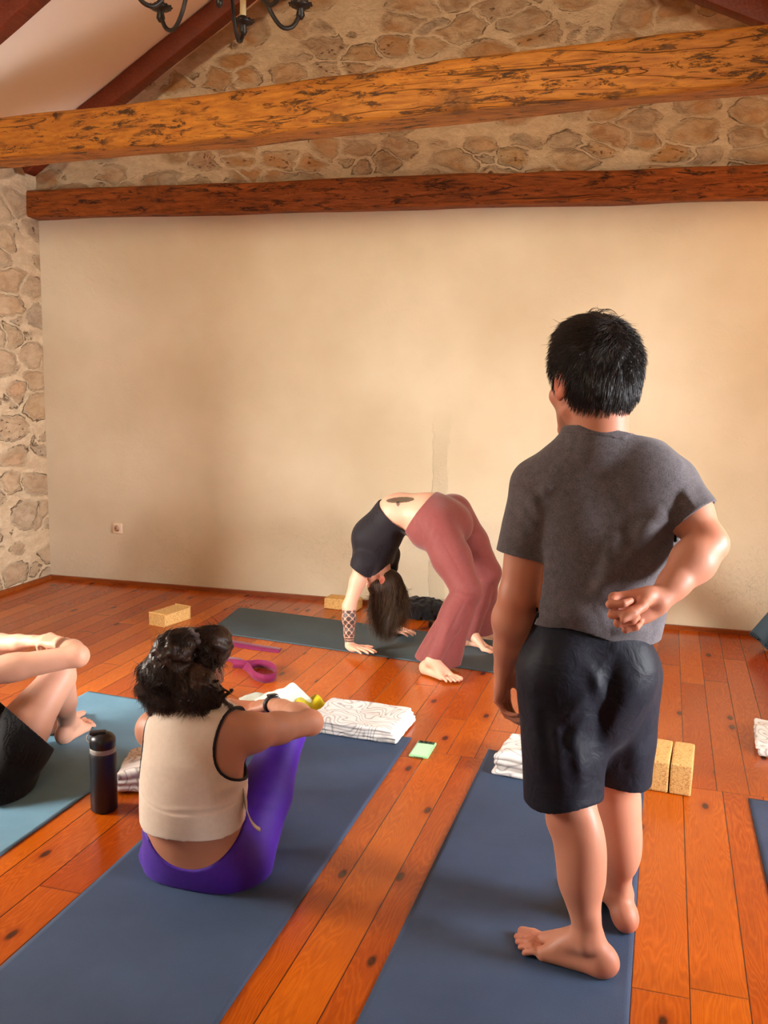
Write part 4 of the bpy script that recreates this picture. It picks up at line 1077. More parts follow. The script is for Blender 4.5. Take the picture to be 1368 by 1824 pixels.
# ------------------------------------------------------------------ the standing man
def build_man():
    root = empty('person', (-.03, 2.33, 0)); tag(root, 'person standing with back turned in grey t-shirt and navy shorts, one fist behind the back', 'person')
    SKIN = mat_skin('skin_tan', srgb(184, 126, 100))
    Z0 = .0062
    # joints
    hL, kL, aL = P(1000, 1195, 2.30), P(1018, 1458, 2.28), P(1048, 1692, 2.262)
    hR, kR, aR = P(1100, 1195, 2.40), P(1098, 1425, 2.46), P(1100, 1618, 2.50)
    sL, eL, wL = P(958, 866, 2.32), P(920, 1062, 2.30), P(898, 1190, 2.37)
    sR, eR, wR = P(1196, 866, 2.33), P(1262, 968, 2.25), P(1174, 1070, 2.13)
    tf = V3(-math.sin(.25), math.cos(.25), 0); ts = V3(math.cos(.25), math.sin(.25), 0)
    HC = P(1054, 682, 2.31); hf = V3(-math.sin(.66), math.cos(.66), -.06); S = 1.14
    hd, hax = head(HC, hf, (0.0, 0.0, 1), S)
    aL[2] = .085; aR[2] = .085
    dL = G(927, 1690) - G(1082, 1748); dR = V3(-.55, .85, 0)
    mL = V3(dL[1], -dL[0], 0); mL = mL if mL[1] > 0 else -mL
    mR = V3(-dR[1], dR[0], 0)
    pel = (hL + hR) / 2 + V3(0, 0, .03); che = P(1082, 905, 2.33); nb = P(1066, 790, 2.31)
    body = Grp([
        (Cap(pel, (pel + che) / 2, .135, .13, tf, .68), .05), (Cap((pel + che) / 2, che, .13, .15, tf, .62), .05),
        (Cap(nb - V3(0, 0, .03), sL + V3(0, 0, .005), .05, .048), .04), (Cap(nb - V3(0, 0, .03), sR + V3(0, 0, .005), .05, .048), .04),
        (Cap(nb, HC - hax[1] * .022 - hax[2] * .05, .066, .064), .03), (Cap(nb + V3(.015, -.01, -.02), HC - hax[1] * .05 - hax[2] * .01, .052, .05), .03),
        (hd, .014),
        (arm(sL, eL, wL, 1.12, 1.06), .03), (arm(sR, eR, wR, 1.10, 1.06), .03),
        (Cap(eR, eR + nrm(eR - sR) * .004 + V3(.006, 0, 0), .036, .034), .01),
        (hand(wL, P(893, 1262, 2.385) - wL, (.95, -.25, 0), (.35, 1, 0), ((18, 30, 20), (28, 38, 22), (32, 42, 25), (36, 45, 25)), 1.02, (.85, .45, .35), (.12, .10), .05), .012),
        (hand(wR, P(1118, 1085, 2.10) - wR, (-.1, -1, -.1), (.2, 0, 1), ((58, 88, 62), (62, 90, 62), (66, 92, 62), (70, 92, 62)), 1.12, (.80, -.22, .80), (.25, -.12), .03), .014),
        (leg(hL, kL, aL, (.72, -.55, 0), 1.06, 1.0, 1.08), .04), (leg(hR, kR, aR, (.50, -.85, 0), 1.04, 1.0, 1.06), .04),
        (foot(aL, dL, mL, Z0, 1.10), .016), (foot(aR, dR, mR, Z0, 1.10), .016)])
    def bfn(p, ctx=None): return np.maximum(body(p, ctx), Z0 - p[:, 2])
    def col(V, c):
        for q, r, t in ((HC + hax[0] * -.09 + hax[2] * -.01, .035, (1.12, .72, .62)), (eL, .04, (1.0, .86, .8)), (eR, .05, (1.0, .84, .78)), (kL, .06, (.98, .86, .82)), (kR, .06, (.98, .84, .80)),
                        (P(1112, 1083, 2.08), .05, (1.05, .82, .76)), (wL - V3(0, 0, .09), .06, (.95, .82, .78)), (G(1085, 1750), .05, (1.1, .8, .74)), (G(1110, 1668), .05, (1.12, .78, .72)), (G(930, 1690), .05, (1.05, .82, .78))):
            c = tint(c, ball(V, q, r), t)
        l = loc_of(V, HC, hax) / S   # stubble and brow
        st = np.exp(-((l[:, 2] + .075) / .028) ** 2) * (l[:, 1] > .02)
        return tint(c, st * .55, (.62, .58, .58))
    lo, hi = V3(-.42, 2.0, -.01), V3(.30, 2.72, 1.66)
    skin_obj('body', bfn, lo, hi, .0036, SKIN, root, col)
    # ---- hair
    HM = mat_hair('black_hair', srgb(20, 14, 12), srgb(40, 28, 22), .5)
    pp = lambda l, f, u: HC + (hax[0] * l + hax[1] * f + hax[2] * u) * S
    hg = Grp([(Ell(pp(0, -.012, .040), (.082 * S, .104 * S, .096 * S), hax), 1), (Ell(pp(.002, -.043, -.010), (.068 * S, .061 * S, .064 * S), hax), .03), (Ell(pp(0, .02, .098), (.052 * S, .060 * S, .038 * S), hax), .03)])
    def hfn(p, ctx=None):
        l = loc_of(p, HC, hax) / S
        low = np.interp(l[:, 1], [-.13, -.04, -.022, -.004, .012, .03, .045, .075, .11], [-.062, -.058, -.035, .020, -.030, -.036, .035, .055, .062])
        dd = hg(p, ctx)
        n = .0018 * np.sin(l[:, 0] * 160 + 3 * np.sin(l[:, 2] * 60)) * np.sin(l[:, 1] * 120 + 2) + .0008 * np.sin(l[:, 2] * 90 + l[:, 0] * 210)
        return smax(dd + n, (low - l[:, 2]) * S * .8, .006)
    V, F = mesh_sdf(hfn, HC - .17, HC + .19, .004)
    hair = link('hair', from_np('hair', V, F), HM, root)
    rg = np.random.default_rng(3)
    crown = pp(0, -.05, .12)
    def fld(p):
        l = loc_of(p, HC, hax); o = p - crown; o /= np.linalg.norm(o, axis=1)[:, None] + 1e-9
        return o * .7 + V3(0, 0, -.9) * np.clip((.07 - l[:, 2:3]) / .06, 0, 1) + hax[1] * .35
    L, r = flow_strands(V, HC, fld, 9000, 6, .0062, .0008, .00075, rg, .22, .0005)
    up = V[loc_of(V, HC, hax)[:, 2] > .085]
    L2, r2 = flow_strands(up, HC + V3(0, 0, .02), lambda p: fld(p) * .8 + V3(.3, 0, .1), 160, 6, .008, .0018, .0006, rg, .3, .001)
    strands('hair_strands', np.concatenate([L, L2]), np.concatenate([r, r2]), HM, hair)
    # a few loose curls on the crown
    for k, (a, b, c_) in enumerate((((1046, 566), (1050, 540), (1076, 556)), ((1056, 566), (1070, 540), (1098, 562)), ((1078, 566), (1096, 552), (1110, 584)), ((1004, 584), (1014, 566), (1040, 566)), ((1062, 562), (1088, 538), (1104, 572)))):
        t = np.linspace(0, 1, 14)[:, None]; pts = (1 - t) ** 2 * P(*a, 2.30) + 2 * t * (1 - t) * P(*b, 2.29) + t * t * P(*c_, 2.30)
        pts = pts[None].repeat(4, 0) + rg.normal(0, .002, (4, 1, 3)); strands('hair_strands', pts, np.full(4, .0007), HM, hair)
    # ---- t-shirt
    tors = [P(1092, 872, 2.33), P(1082, 960, 2.33), P(1064, 1060, 2.34), P(1054, 1150, 2.345)]
    sg = Grp([(Cap(tors[0], tors[1], .150, .158, tf, .60), 1), (Cap(tors[1], tors[2], .160, .158, tf, .66), .04), (Cap(tors[2], tors[3], .158, .158, tf, .72), .04),
              (Cap(P(1040, 800, 2.31), sL + V3(.004, 0, .002), .056, .062), .045), (Cap(P(1092, 796, 2.31), sR + V3(-.006, 0, .004), .056, .062), .045),
              (Ell(P(1150, 870, 2.27), (.085, .05, .10)), .05), (Ell(P(1020, 880, 2.28), (.085, .045, .10)), .05),
              (Cap(sL, P(929, 992, 2.305), .062, .061), .022), (Cap(sR, P(1241, 920, 2.275), .058, .053), .022),
              (Cap(nb - V3(0, 0, .01), nb + V3(-.004, 0, .045), .078, .070), .035)])
    f = lambda a, b, w_, am, y=2.24, y2=2.24: (P(*a, y), P(*b, y2), w_, am)
    FL = [f((1178, 930), (1060, 1062), .012, .010), f((1195, 975), (1075, 1085), .013, .010), f((1100, 940), (1068, 1050), .010, .006), f((1190, 905), (1120, 960), .012, .006),
          f((1205, 1030), (1130, 1075), .010, .009, 2.2, 2.2), f((960, 1100), (1070, 1100), .010, .006), f((955, 1078), (1060, 1085), .009, .005), f((1176, 1120), (1090, 1128), .010, .008, 2.24, 2.2), f((1180, 1098), (1130, 1110), .009, .009, 2.25, 2.2),
          f((940, 868), (962, 935), .008, .006, 2.26, 2.26), f((925, 905), (958, 950), .008, .006, 2.26, 2.25), f((905, 930), (965, 965), .009, .005, 2.26, 2.25), f((962, 880), (985, 860), .007, .005, 2.24, 2.24), f((1215, 870), (1235, 900), .008, .005, 2.25, 2.25)]
    hemz = P(1060, 1142, 2.25)[2]
    nc, nn = P(1068, 770, 2.31), nrm(V3(.10, .22, 1))
    cL, cR = P(928, 990, 2.30), P(1243, 915, 2.275); nL = nrm(P(928, 990, 2.30) - sL); nR = nrm(V3(.62, -.25, -.72))
    def shirt_in(p, ctx=None):
        hemf = np.clip((1.0 - p[:, 2]) / .25, 0, 1)
        wv = .004 * np.sin(p[:, 0] * 42 + 1.0) * hemf
        g = np.minimum(sg(p, ctx), Ell(P(1075, 1000, 2.33), (.1, .05, .1))(p)) - 1.9 * folds(p, FL) - wv
        return g
    def near_arm(p, a, b): ab = b - a; t = np.clip((p - a) @ ab / (ab @ ab), 0, 1); return np.linalg.norm(p - a - t[:, None] * ab, axis=1)
    def sfn(p, ctx=None):
        g = shirt_in(p, ctx); d = shell(g, .0038)
        hem = (hemz + .030 * np.clip(-(p[:, 0] + .05) / .15, -1, 1) + .006 * np.sin(p[:, 0] * 30)) - p[:, 2]
        d = np.maximum(d, hem)
        d = np.maximum(d, half(p, nc, nn))
        d = np.maximum(d, np.where(near_arm(p, sL, eL) < .085, half(p, cL, nL), -1))
        d = np.maximum(d, np.where(near_arm(p, sR + V3(.01, 0, 0), eR) < .080, np.where((p[:, 0] > sR[0] + .015), half(p, cR, nR), -1), -1))
        return d
    TEE = mat_fabric('heather_grey_jersey', srgb(98, 92, 94), srgb(66, 60, 62), 420, .35, .92, .15, .15)
    V, F = mesh_sdf(sfn, (-.40, 2.02, .80), (.28, 2.60, 1.45), .0034)
    tee = link('t_shirt', from_np('t_shirt', V, F), TEE, root)
    def cfn(p, ctx=None):
        g = shell(shirt_in(p, ctx) - .0012, .0046); k = half(p, nc, nn)
        return np.maximum(np.maximum(np.maximum(g, k - .001), -.020 - k), np.linalg.norm((p - nc)[:, :2], axis=1) - .092)
    V, F = mesh_sdf(cfn, nb - V3(.13, .14, .12), nb + V3(.13, .14, .12), .0034)
    link('collar', from_np('collar', V, F), TEE, tee)
    # ---- shorts
    TC = [P(1050, 1150, 2.345), P(1045, 1230, 2.345)]
    hemL, hemR = P(1000, 1420, 2.28), P(1104, 1385, 2.44)
    gg = Grp([(Cap(TC[0], TC[1], .150, .160, tf, .82), 1), (Ell(P(1000, 1200, 2.25), (.09, .07, .10)), .04), (Ell(P(1100, 1200, 2.29), (.09, .07, .10)), .04),
              (Cap(hL + V3(0, 0, -.02), hemL, .100, .092), .03), (Cap(hR + V3(0, 0, -.02), hemR, .105, .080), .03)])
    FS = [f((1095, 1180), (1060, 1340), .010, -.010, 2.19, 2.22), f((945, 1240), (975, 1400), .012, .007, 2.2, 2.2), f((985, 1270), (1000, 1400), .010, .006, 2.18, 2.19), f((1060, 1230), (990, 1300), .010, .007, 2.16, 2.16),
          f((1055, 1260), (1010, 1340), .010, .006, 2.17, 2.18), f((1050, 1180), (1085, 1270), .010, .006, 2.17, 2.22), f((1140, 1200), (1090, 1290), .012, .006, 2.24, 2.26), f((1125, 1280), (1130, 1370), .010, .006, 2.33, 2.36), f((940, 1300), (965, 1380), .008, .005, 2.22, 2.22),
          f((1020, 1300), (1040, 1400), .009, .006, 2.2, 2.2)]
    lg = Grp([(leg(hL, kL, aL, (.72, -.55, 0), 1.06, 1.0, 1.08), 1), (leg(hR, kR, aR, (.50, -.85, 0), 1.04, 1.0, 1.06), .02)])
    def gfn(p, ctx=None):
        d = shell(smin(gg(p, ctx), lg(p, ctx) - .007, .02) - 1.4 * folds(p, FS) - .0025 * np.sin(p[:, 0] * 48 + p[:, 1] * 30) * np.clip((.75 - p[:, 2]) / .2, 0, 1), .0040)
        lower = np.where(p[:, 0] + .35 * (p[:, 1] - 2.35) < -.045 + 0, 0, 1)
        dl = np.linalg.norm((p - hemL)[:, :2], axis=1); dr = np.linalg.norm((p - hemR)[:, :2], axis=1)
        hz = np.where(dl < dr, hemL[2] + .12 * (p[:, 0] - hemL[0]) + .005 * np.sin(p[:, 0] * 35), hemR[2] - .12 * (p[:, 0] - hemR[0]) + .0)
        return np.maximum(np.maximum(d, hz - p[:, 2]), p[:, 2] - P(1060, 1105, 2.25)[2])
    NAVY = mat_fabric('navy_nylon', srgb(15, 16, 29), srgb(10, 11, 21), 1500, .12, .6, .22, .03, .25, 22)
    V, F = mesh_sdf(gfn, (-.36, 2.0, .42), (.24, 2.66, .98), .0034)
    link('shorts', from_np('shorts', V, F), NAVY, root)
    return root
build_man()
# ------------------------------------------------------------------ the seated woman
def build_woman():
    root = empty('person', (-1.2, 2.4, 0)); tag(root, 'person seated with dark ponytail, cream tank top and purple leggings, arms resting on raised knees', 'person')
    SKIN = mat_skin('skin_olive', srgb(184, 130, 102)); Z0 = .0062
    pel = P(367, 1535, 2.40)
    hR, kR, aR = P(428, 1528, 2.42), P(510, 1306, 2.70), G(464, 1398, .07)
    hL, kL, aL = P(305, 1528, 2.44), P(396, 1300, 2.84), G(425, 1392, .07)
    wa, rib, che, ub, nb = P(340, 1475, 2.37), P(343, 1415, 2.36), P(346, 1360, 2.37), P(350, 1300, 2.40), P(350, 1258, 2.44)
    sR, eR, wR = P(447, 1305, 2.40), P(553, 1287, 2.62), P(484, 1254, 2.86)
    sL, eL, wL = P(277, 1300, 2.44), P(330, 1292, 2.86), P(408, 1256, 2.88)
    tf = nrm(V3(.12, 1, 0)); tl = V3(tf[1], -tf[0], 0)
    HC = P(345, 1190, 2.49); hf = nrm(V3(.42, .9, -.10)); S = 1.0
    hd, hax = head(HC, hf, V3(.02, .06, 1), S)
    back = lambda k, a, hp: nrm(np.cross(np.cross(a - k, hp - k), a - k))
    legs = Grp([(leg(hR, kR, aR, back(kR, aR, hR), .98, 1.04, 1.0), 1), (leg(hL, kL, aL, back(kL, aL, hL), .98, 1.04, 1.0), .02)])
    hips = Grp([(Ell(pel + V3(0, .0, .01), (.176, .125, .112), (tl, tf, (0, 0, 1))), 1), (Ell(P(415, 1532, 2.38), (.085, .10, .090)), .05), (Ell(P(318, 1532, 2.39), (.085, .10, .090)), .05)])
    trunk = Grp([(hips, 1), (Cap(pel + V3(-.01, 0, .03), wa, .150, .132, tf, .74), .06), (Cap(wa, rib, .132, .137, tf, .72), .05), (Cap(rib, che, .137, .142, tf, .70), .05), (Cap(che, ub, .140, .120, tf, .66), .05),
                 (Cap(ub, sR, .075, .056), .04), (Cap(ub, sL, .075, .056), .04), (Cap(ub, nb, .085, .055), .05), (Ell(P(395, 1330, 2.35), (.06, .035, .09)), .04), (Ell(P(298, 1330, 2.36), (.06, .035, .09)), .04)])
    dfo = V3(.10, 1, 0); 
    body = Grp([(trunk, 1), (Cap(nb, HC - hax[1] * .02 - hax[2] * .05, .050, .050), .03), (hd, .014), (legs, .035),
                (arm(sR, eR, wR, .98, 1.0), .035), (arm(sL, eL, wL, .98, 1.0), .035),
                (hand(wR, P(432, 1262, 2.90) - wR, (-.1, .25, -1), (.2, 1, .2), ((20, 25, 15), (22, 28, 16), (25, 30, 18), (28, 32, 20)), .92, (.85, .4, .35), (.1, .1), .03), .012),
                (hand(wL, P(470, 1262, 2.90) - wL, (0, .1, -1), (.2, 1, .2), ((15, 22, 15), (18, 25, 15), (20, 28, 16), (22, 28, 18)), .92, (.85, .4, .3), (.1, .1), .03), .012),
                (foot(aR, dfo, (-1, 0, 0), Z0, .95), .015), (foot(aL, dfo, (1, 0, 0), Z0, .95), .015)])
    def bfn(p, ctx=None): return np.maximum(body(p, ctx), Z0 - p[:, 2])
    def col(V, c):
        for q, r, t in ((eR, .05, (1, .86, .8)), (P(445, 1258, 2.9), .05, (1.05, .86, .8)), (HC + hax[0] * .085, .03, (1.1, .76, .68)), (P(350, 1520, 2.28), .12, (.93, .86, .82))): c = tint(c, ball(V, q, r), t)
        return c
    lo, hi = V3(-1.60, 2.14, -.01), V3(-.70, 3.36, .86)
    skin_obj('body', bfn, lo, hi, .0042, SKIN, root, col)
    # leggings
    wp = P(352, 1528, 2.30); wn_ = nrm(V3(.0, -.45, 1))
    def lfn(p, ctx=None):
        cu = np.clip((p[:, 0] - wp[0]) / .15, -1, 1)
        d = np.maximum(np.minimum(hips(p, ctx), smin(trunk(p, ctx), legs(p, ctx), .035)) - .0055 - 1.8 * folds(p, FS), Z0 - .0006 - p[:, 2])
        d = np.maximum(d, np.minimum(half(p, wp + V3(0, 0, .0), wn_) - .055 * cu ** 2 - .012 * cu, legs(p, ctx) - .016))
        for k, a in ((kR, aR), (kL, aL)):
            s = nrm(a - k); L = np.linalg.norm(a - k)
            q = p - k; t = q @ s; rad = np.linalg.norm(q - t[:, None] * s, axis=1)
            d = np.maximum(d, np.where((rad < .10) & (p[:, 1] > 2.75), t - L * .90, -1))
        return d
    y = 2.40
    FS = [(P(450, 1450, 2.42), P(488, 1470, 2.5), .008, .005), (P(460, 1475, 2.42), P(482, 1498, 2.48), .008, .005), (P(440, 1490, 2.40), P(470, 1530, 2.44), .009, .005), (P(425, 1500, 2.38), P(445, 1545, 2.40), .009, .004), (P(400, 1510, 2.35), P(420, 1560, 2.35), .01, .003),
          (P(450, 1430, 2.44), P(495, 1440, 2.52), .008, .004)]
    PUR = mat_fabric('purple_spandex', srgb(72, 20, 152), srgb(54, 10, 126), 1600, .1, .6, .3, .08)
    V, F = mesh_sdf(lfn, lo, V3(-.70, 3.15, .62), .0042)
    link('leggings', from_np('leggings', V, F), PUR, root)
    # tank top
    hemP, hemN = P(342, 1484, 2.28), nrm(V3(0, .25, -1))
    TF = [(P(255, 1395, 2.32), P(300, 1412, 2.28), .008, .0025), (P(432, 1395, 2.32), P(385, 1412, 2.3), .007, .003), (P(400, 1352, 2.30), P(440, 1380, 2.34), .008, .0025), (P(300, 1290, 2.33), P(262, 1370, 2.33), .010, .002)]
    bandP = P(342, 1441, 2.27)
    def band(p): return .0030 * np.clip(half(p, bandP, hemN) / .003 + .5, 0, 1) + .0018 * np.exp(-((half(p, bandP, hemN) + .014 + .006 * np.sin(p[:, 0] * 25)) / .006) ** 2)
    aRc, aLc = P(440, 1303, 2.40), P(268, 1298, 2.42)
    armR = Ell(P(456, 1300, 2.39), (.086, .16, .150), (nrm(V3(1, -.1, -.35)), V3(0, 1, 0), nrm(V3(.35, 0, 1))))
    armL = Ell(P(256, 1296, 2.42), (.075, .16, .155), (nrm(V3(1, 0, .30)), V3(0, 1, 0), nrm(V3(-.30, 0, 1))))
    neckc = Ell(nb + V3(0, .03, .04), (.068, .10, .05))
    torso_only = Grp([it for it in trunk.items])
    def cut(p):
        d = half(p, hemP, hemN) - .02 * np.clip(np.abs(p[:, 0] - hemP[0]) / .15, 0, 1) ** 2
        return d
    def arms(p): return np.minimum(armR(p), armL(p))
    def tfn(p, ctx=None):
        g = np.maximum(shell(torso_only(p, ctx) - .0075 - 2.2 * folds(p, TF) - band(p), .0040), cut(p))
        g = np.maximum(g, -arms(p)); return np.maximum(g, -neckc(p))
    CRE = mat_fabric('cream_jersey', srgb(222, 204, 184), srgb(206, 186, 166), 1500, .1, .8, .2, .1)
    tlo, thi = V3(-1.55, 2.16, .12), V3(-.90, 2.68, .62)
    V, F = mesh_sdf(tfn, tlo, thi, .0036)
    tank = link('tank_top', from_np('tank_top', V, F), CRE, root)
    PIP = mat_fabric('black_piping', srgb(28, 22, 28), None, 1500, .1, .7)
    for hole in (armR, armL):
        def pfn(p, ctx=None):
            g = shell(torso_only(p, ctx) - .0080 - 2.2 * folds(p, TF), .0046)
            return np.maximum(np.maximum(g, np.abs(hole(p)) - .0042), np.maximum(cut(p), -neckc(p)))
        V, F = mesh_sdf(pfn, tlo, thi, .0030)
        link('piping', from_np('piping', V, F), PIP, tank)
    # loose end of the tied hem at the right side
    tie = spline([P(430, 1400, 2.36), P(437, 1418, 2.35), P(440, 1440, 2.35), P(447, 1462, 2.35), P(464, 1474, 2.36)], 30)
    Vs = []; 
    for i, c in enumerate(tie):
        wd = .018 * (1 - .6 * i / 29); 
        for s_ in (-1, 1): Vs.append(c + V3(s_ * wd * .6, -.01 * s_, .006 * math.sin(i * .4)))
    Fq = [(2 * i, 2 * i + 1, 2 * i + 3, 2 * i + 2) for i in range(29)]
    me = from_np('hem_tie', Vs, Fq); to = link('hem_tie', me, CRE, root); md = to.modifiers.new('s', 'SOLIDIFY'); md.thickness = .003
    # watch
    wd_ = nrm(wR - eR); wc = wR - wd_ * .012; u = nrm(np.cross(wd_, (0, 0, 1))); v = np.cross(u, wd_)
    WM = mat_plain('black_rubber', srgb(22, 22, 24), .4)
    pts = [wc + u * .030 * math.cos(t) + v * .027 * math.sin(t) for t in np.linspace(0, 2 * math.pi, 40)]
    bm = bmesh.new()
    for off in (-.006, 0, .006): tube_bm(bm, [p + wd_ * off for p in pts], .0042, 8)
    wt = link('wrist_watch', bm_mesh('wrist_watch', bm), WM, root)
    dv = v if v[2] > 0 else -v
    bm = bmesh.new(); box_bm(bm, (-.015, -.017, -.004), (.015, .017, .006), .004, 3); bm.transform(Matrix.Translation(wc + dv * .030) @ Matrix(((wd_[0], u[0], dv[0]), (wd_[1], u[1], dv[1]), (wd_[2], u[2], dv[2]))).to_4x4())
    link('watch_case', bm_mesh('watch_case', bm), mat_plain('watch_glass', srgb(14, 14, 18), .12), wt)
    # ---- hair
    HM = mat_hair('dark_brown_hair', srgb(24, 15, 12), srgb(66, 44, 34), .36)
    pp = lambda l, f, u_: HC + (hax[0] * l + hax[1] * f + hax[2] * u_) * S
    cap = Ell(pp(0, -.014, .034), (.084, .104, .090), hax)
    tail = [P(330, 1142, 2.40), P(308, 1160, 2.36), P(294, 1200, 2.36), P(300, 1240, 2.37)]
    mass = Grp([(cap, 1), (Ell(pp(0.01, -.05, -.02), (.068, .062, .062), hax), .03), (Ell(P(385, 1150, 2.47), (.045, .06, .06)), .03),
                (Cap(tail[0], tail[1], .034, .050), .025), (Cap(tail[1], tail[2], .052, .062), .03), (Cap(tail[2], tail[3], .060, .040), .03),
                (Ell(P(345, 1225, 2.36), (.075, .055, .065)), .03), (Ell(P(285, 1225, 2.38), (.035, .04, .05)), .03), (Ell(P(372, 1240, 2.38), (.035, .04, .03)), .03), (Ell(P(320, 1248, 2.37), (.045, .04, .035)), .03)])
    def hfn(p, ctx=None):
        l = loc_of(p, HC, hax) / S
        low = np.interp(l[:, 1], [-.4, -.03, -.022, -.004, .012, .03, .045, .075, .11], [-.2, -.16, -.07, .015, -.005, -.005, .035, .055, .062])
        n = .0032 * np.sin(l[:, 0] * 110 + 4 * np.sin(l[:, 2] * 40)) * np.sin(l[:, 1] * 80 + 3 * np.sin(l[:, 2] * 55)) + .003 * np.sin(l[:, 2] * 120 + l[:, 0] * 190)
        dn = mass(p, ctx) + n
        tailside = (p[:, 0] < HC[0] + .045) & (p[:, 1] < HC[1] + .0)
        return np.where(tailside, dn, smax(dn, (low - l[:, 2]) * .8, .006))
    V, F = mesh_sdf(hfn, (-1.50, 2.18, .42), (-1.02, 2.68, .88), .0040)
    hair = link('hair', from_np('hair', V, F), HM, root)
    rg = np.random.default_rng(5)
    tie0 = P(336, 1137, 2.40)
    def fld(p):
        o = tie0 - p; dist = np.linalg.norm(o, axis=1, keepdims=True) + 1e-9; o = o / dist
        isT = np.clip((tie0[2] - .035 - p[:, 2:3]) / .03, 0, 1) * (p[:, 1:2] < 2.44)
        ph = p[:, 2:3] * 95 + p[:, 0:1] * 40
        wave = np.concatenate([np.sin(ph), .6 * np.cos(ph * 1.13), 0 * ph], 1) * .8
        return o * (1 - isT) + isT * (V3(-.15, 0, -1) + wave)
    L, r = flow_strands(V, HC - V3(0, 0, .04), fld, 9000, 9, .0075, .0008, .0008, rg, .18, .0008)
    low_ = V[(V[:, 2] < tie0[2] - .06) & (V[:, 1] < 2.42)]
    L2, r2 = flow_strands(low_, HC - V3(0, 0, .05), fld, 700, 9, .0075, .0022, .0006, rg, .5, .001)
    top = V[(V[:, 2] > tie0[2] - .03)]
    L3, r3 = flow_strands(top, HC, fld, 260, 9, .006, .0022, .0004, rg, .9, .001)
    strands('hair_strands', np.concatenate([L, L2, L3]), np.concatenate([r, r2, r3]), HM, hair)
    # curls at the tips, each a helix of many hairs
    Ls = []; 
    for k in range(46):
        ang = rg.random(); x = 266 + 140 * ang; y0 = 1215 + 35 * rg.random() - 25 * abs(ang - .5)
        base = P(x, y0, 2.34 + .05 * rg.random()); ra = .008 + .007 * rg.random(); pit = .030 + .02 * rg.random(); ph = rg.random() * 6; ln = .045 + .03 * rg.random()
        t = np.linspace(0, 1, 16)
        for q in range(26):
            a = ph + t * ln / pit * 2 * np.pi + rg.normal(0, .12); rr = ra * (.8 + .5 * rg.random()) * (1 - .3 * t)
            pts = base + np.stack([rr * np.cos(a) + (x - 335) / 600 * .05 * t, rr * np.sin(a) * .8, -ln * t * (.9 + .2 * rg.random())], 1) + rg.normal(0, .0012, 3)
            Ls.append(pts)
    strands('curls', np.array(Ls), np.full(len(Ls), .00075), HM, hair)
    # scrunchie
    sd = nrm(P(322, 1150, 2.36) - P(345, 1128, 2.43)); u = nrm(np.cross(sd, (0, 0, 1))); v = np.cross(sd, u)
    t = np.linspace(0, 2 * math.pi, 90); pts = [tie0 + u * (.027 + .004 * math.sin(7 * a)) * math.cos(a) + v * (.027 + .004 * math.cos(6 * a)) * math.sin(a) + sd * .004 * math.sin(5 * a) for a in t]
    bm = bmesh.new(); tube_bm(bm, pts, [.0085 + .003 * math.sin(11 * a) for a in t], 10)
    link('scrunchie', bm_mesh('scrunchie', bm), mat_fabric('grey_satin', srgb(112, 104, 108), srgb(70, 64, 70), 400, .2, .4), hair)
    return root
build_woman()
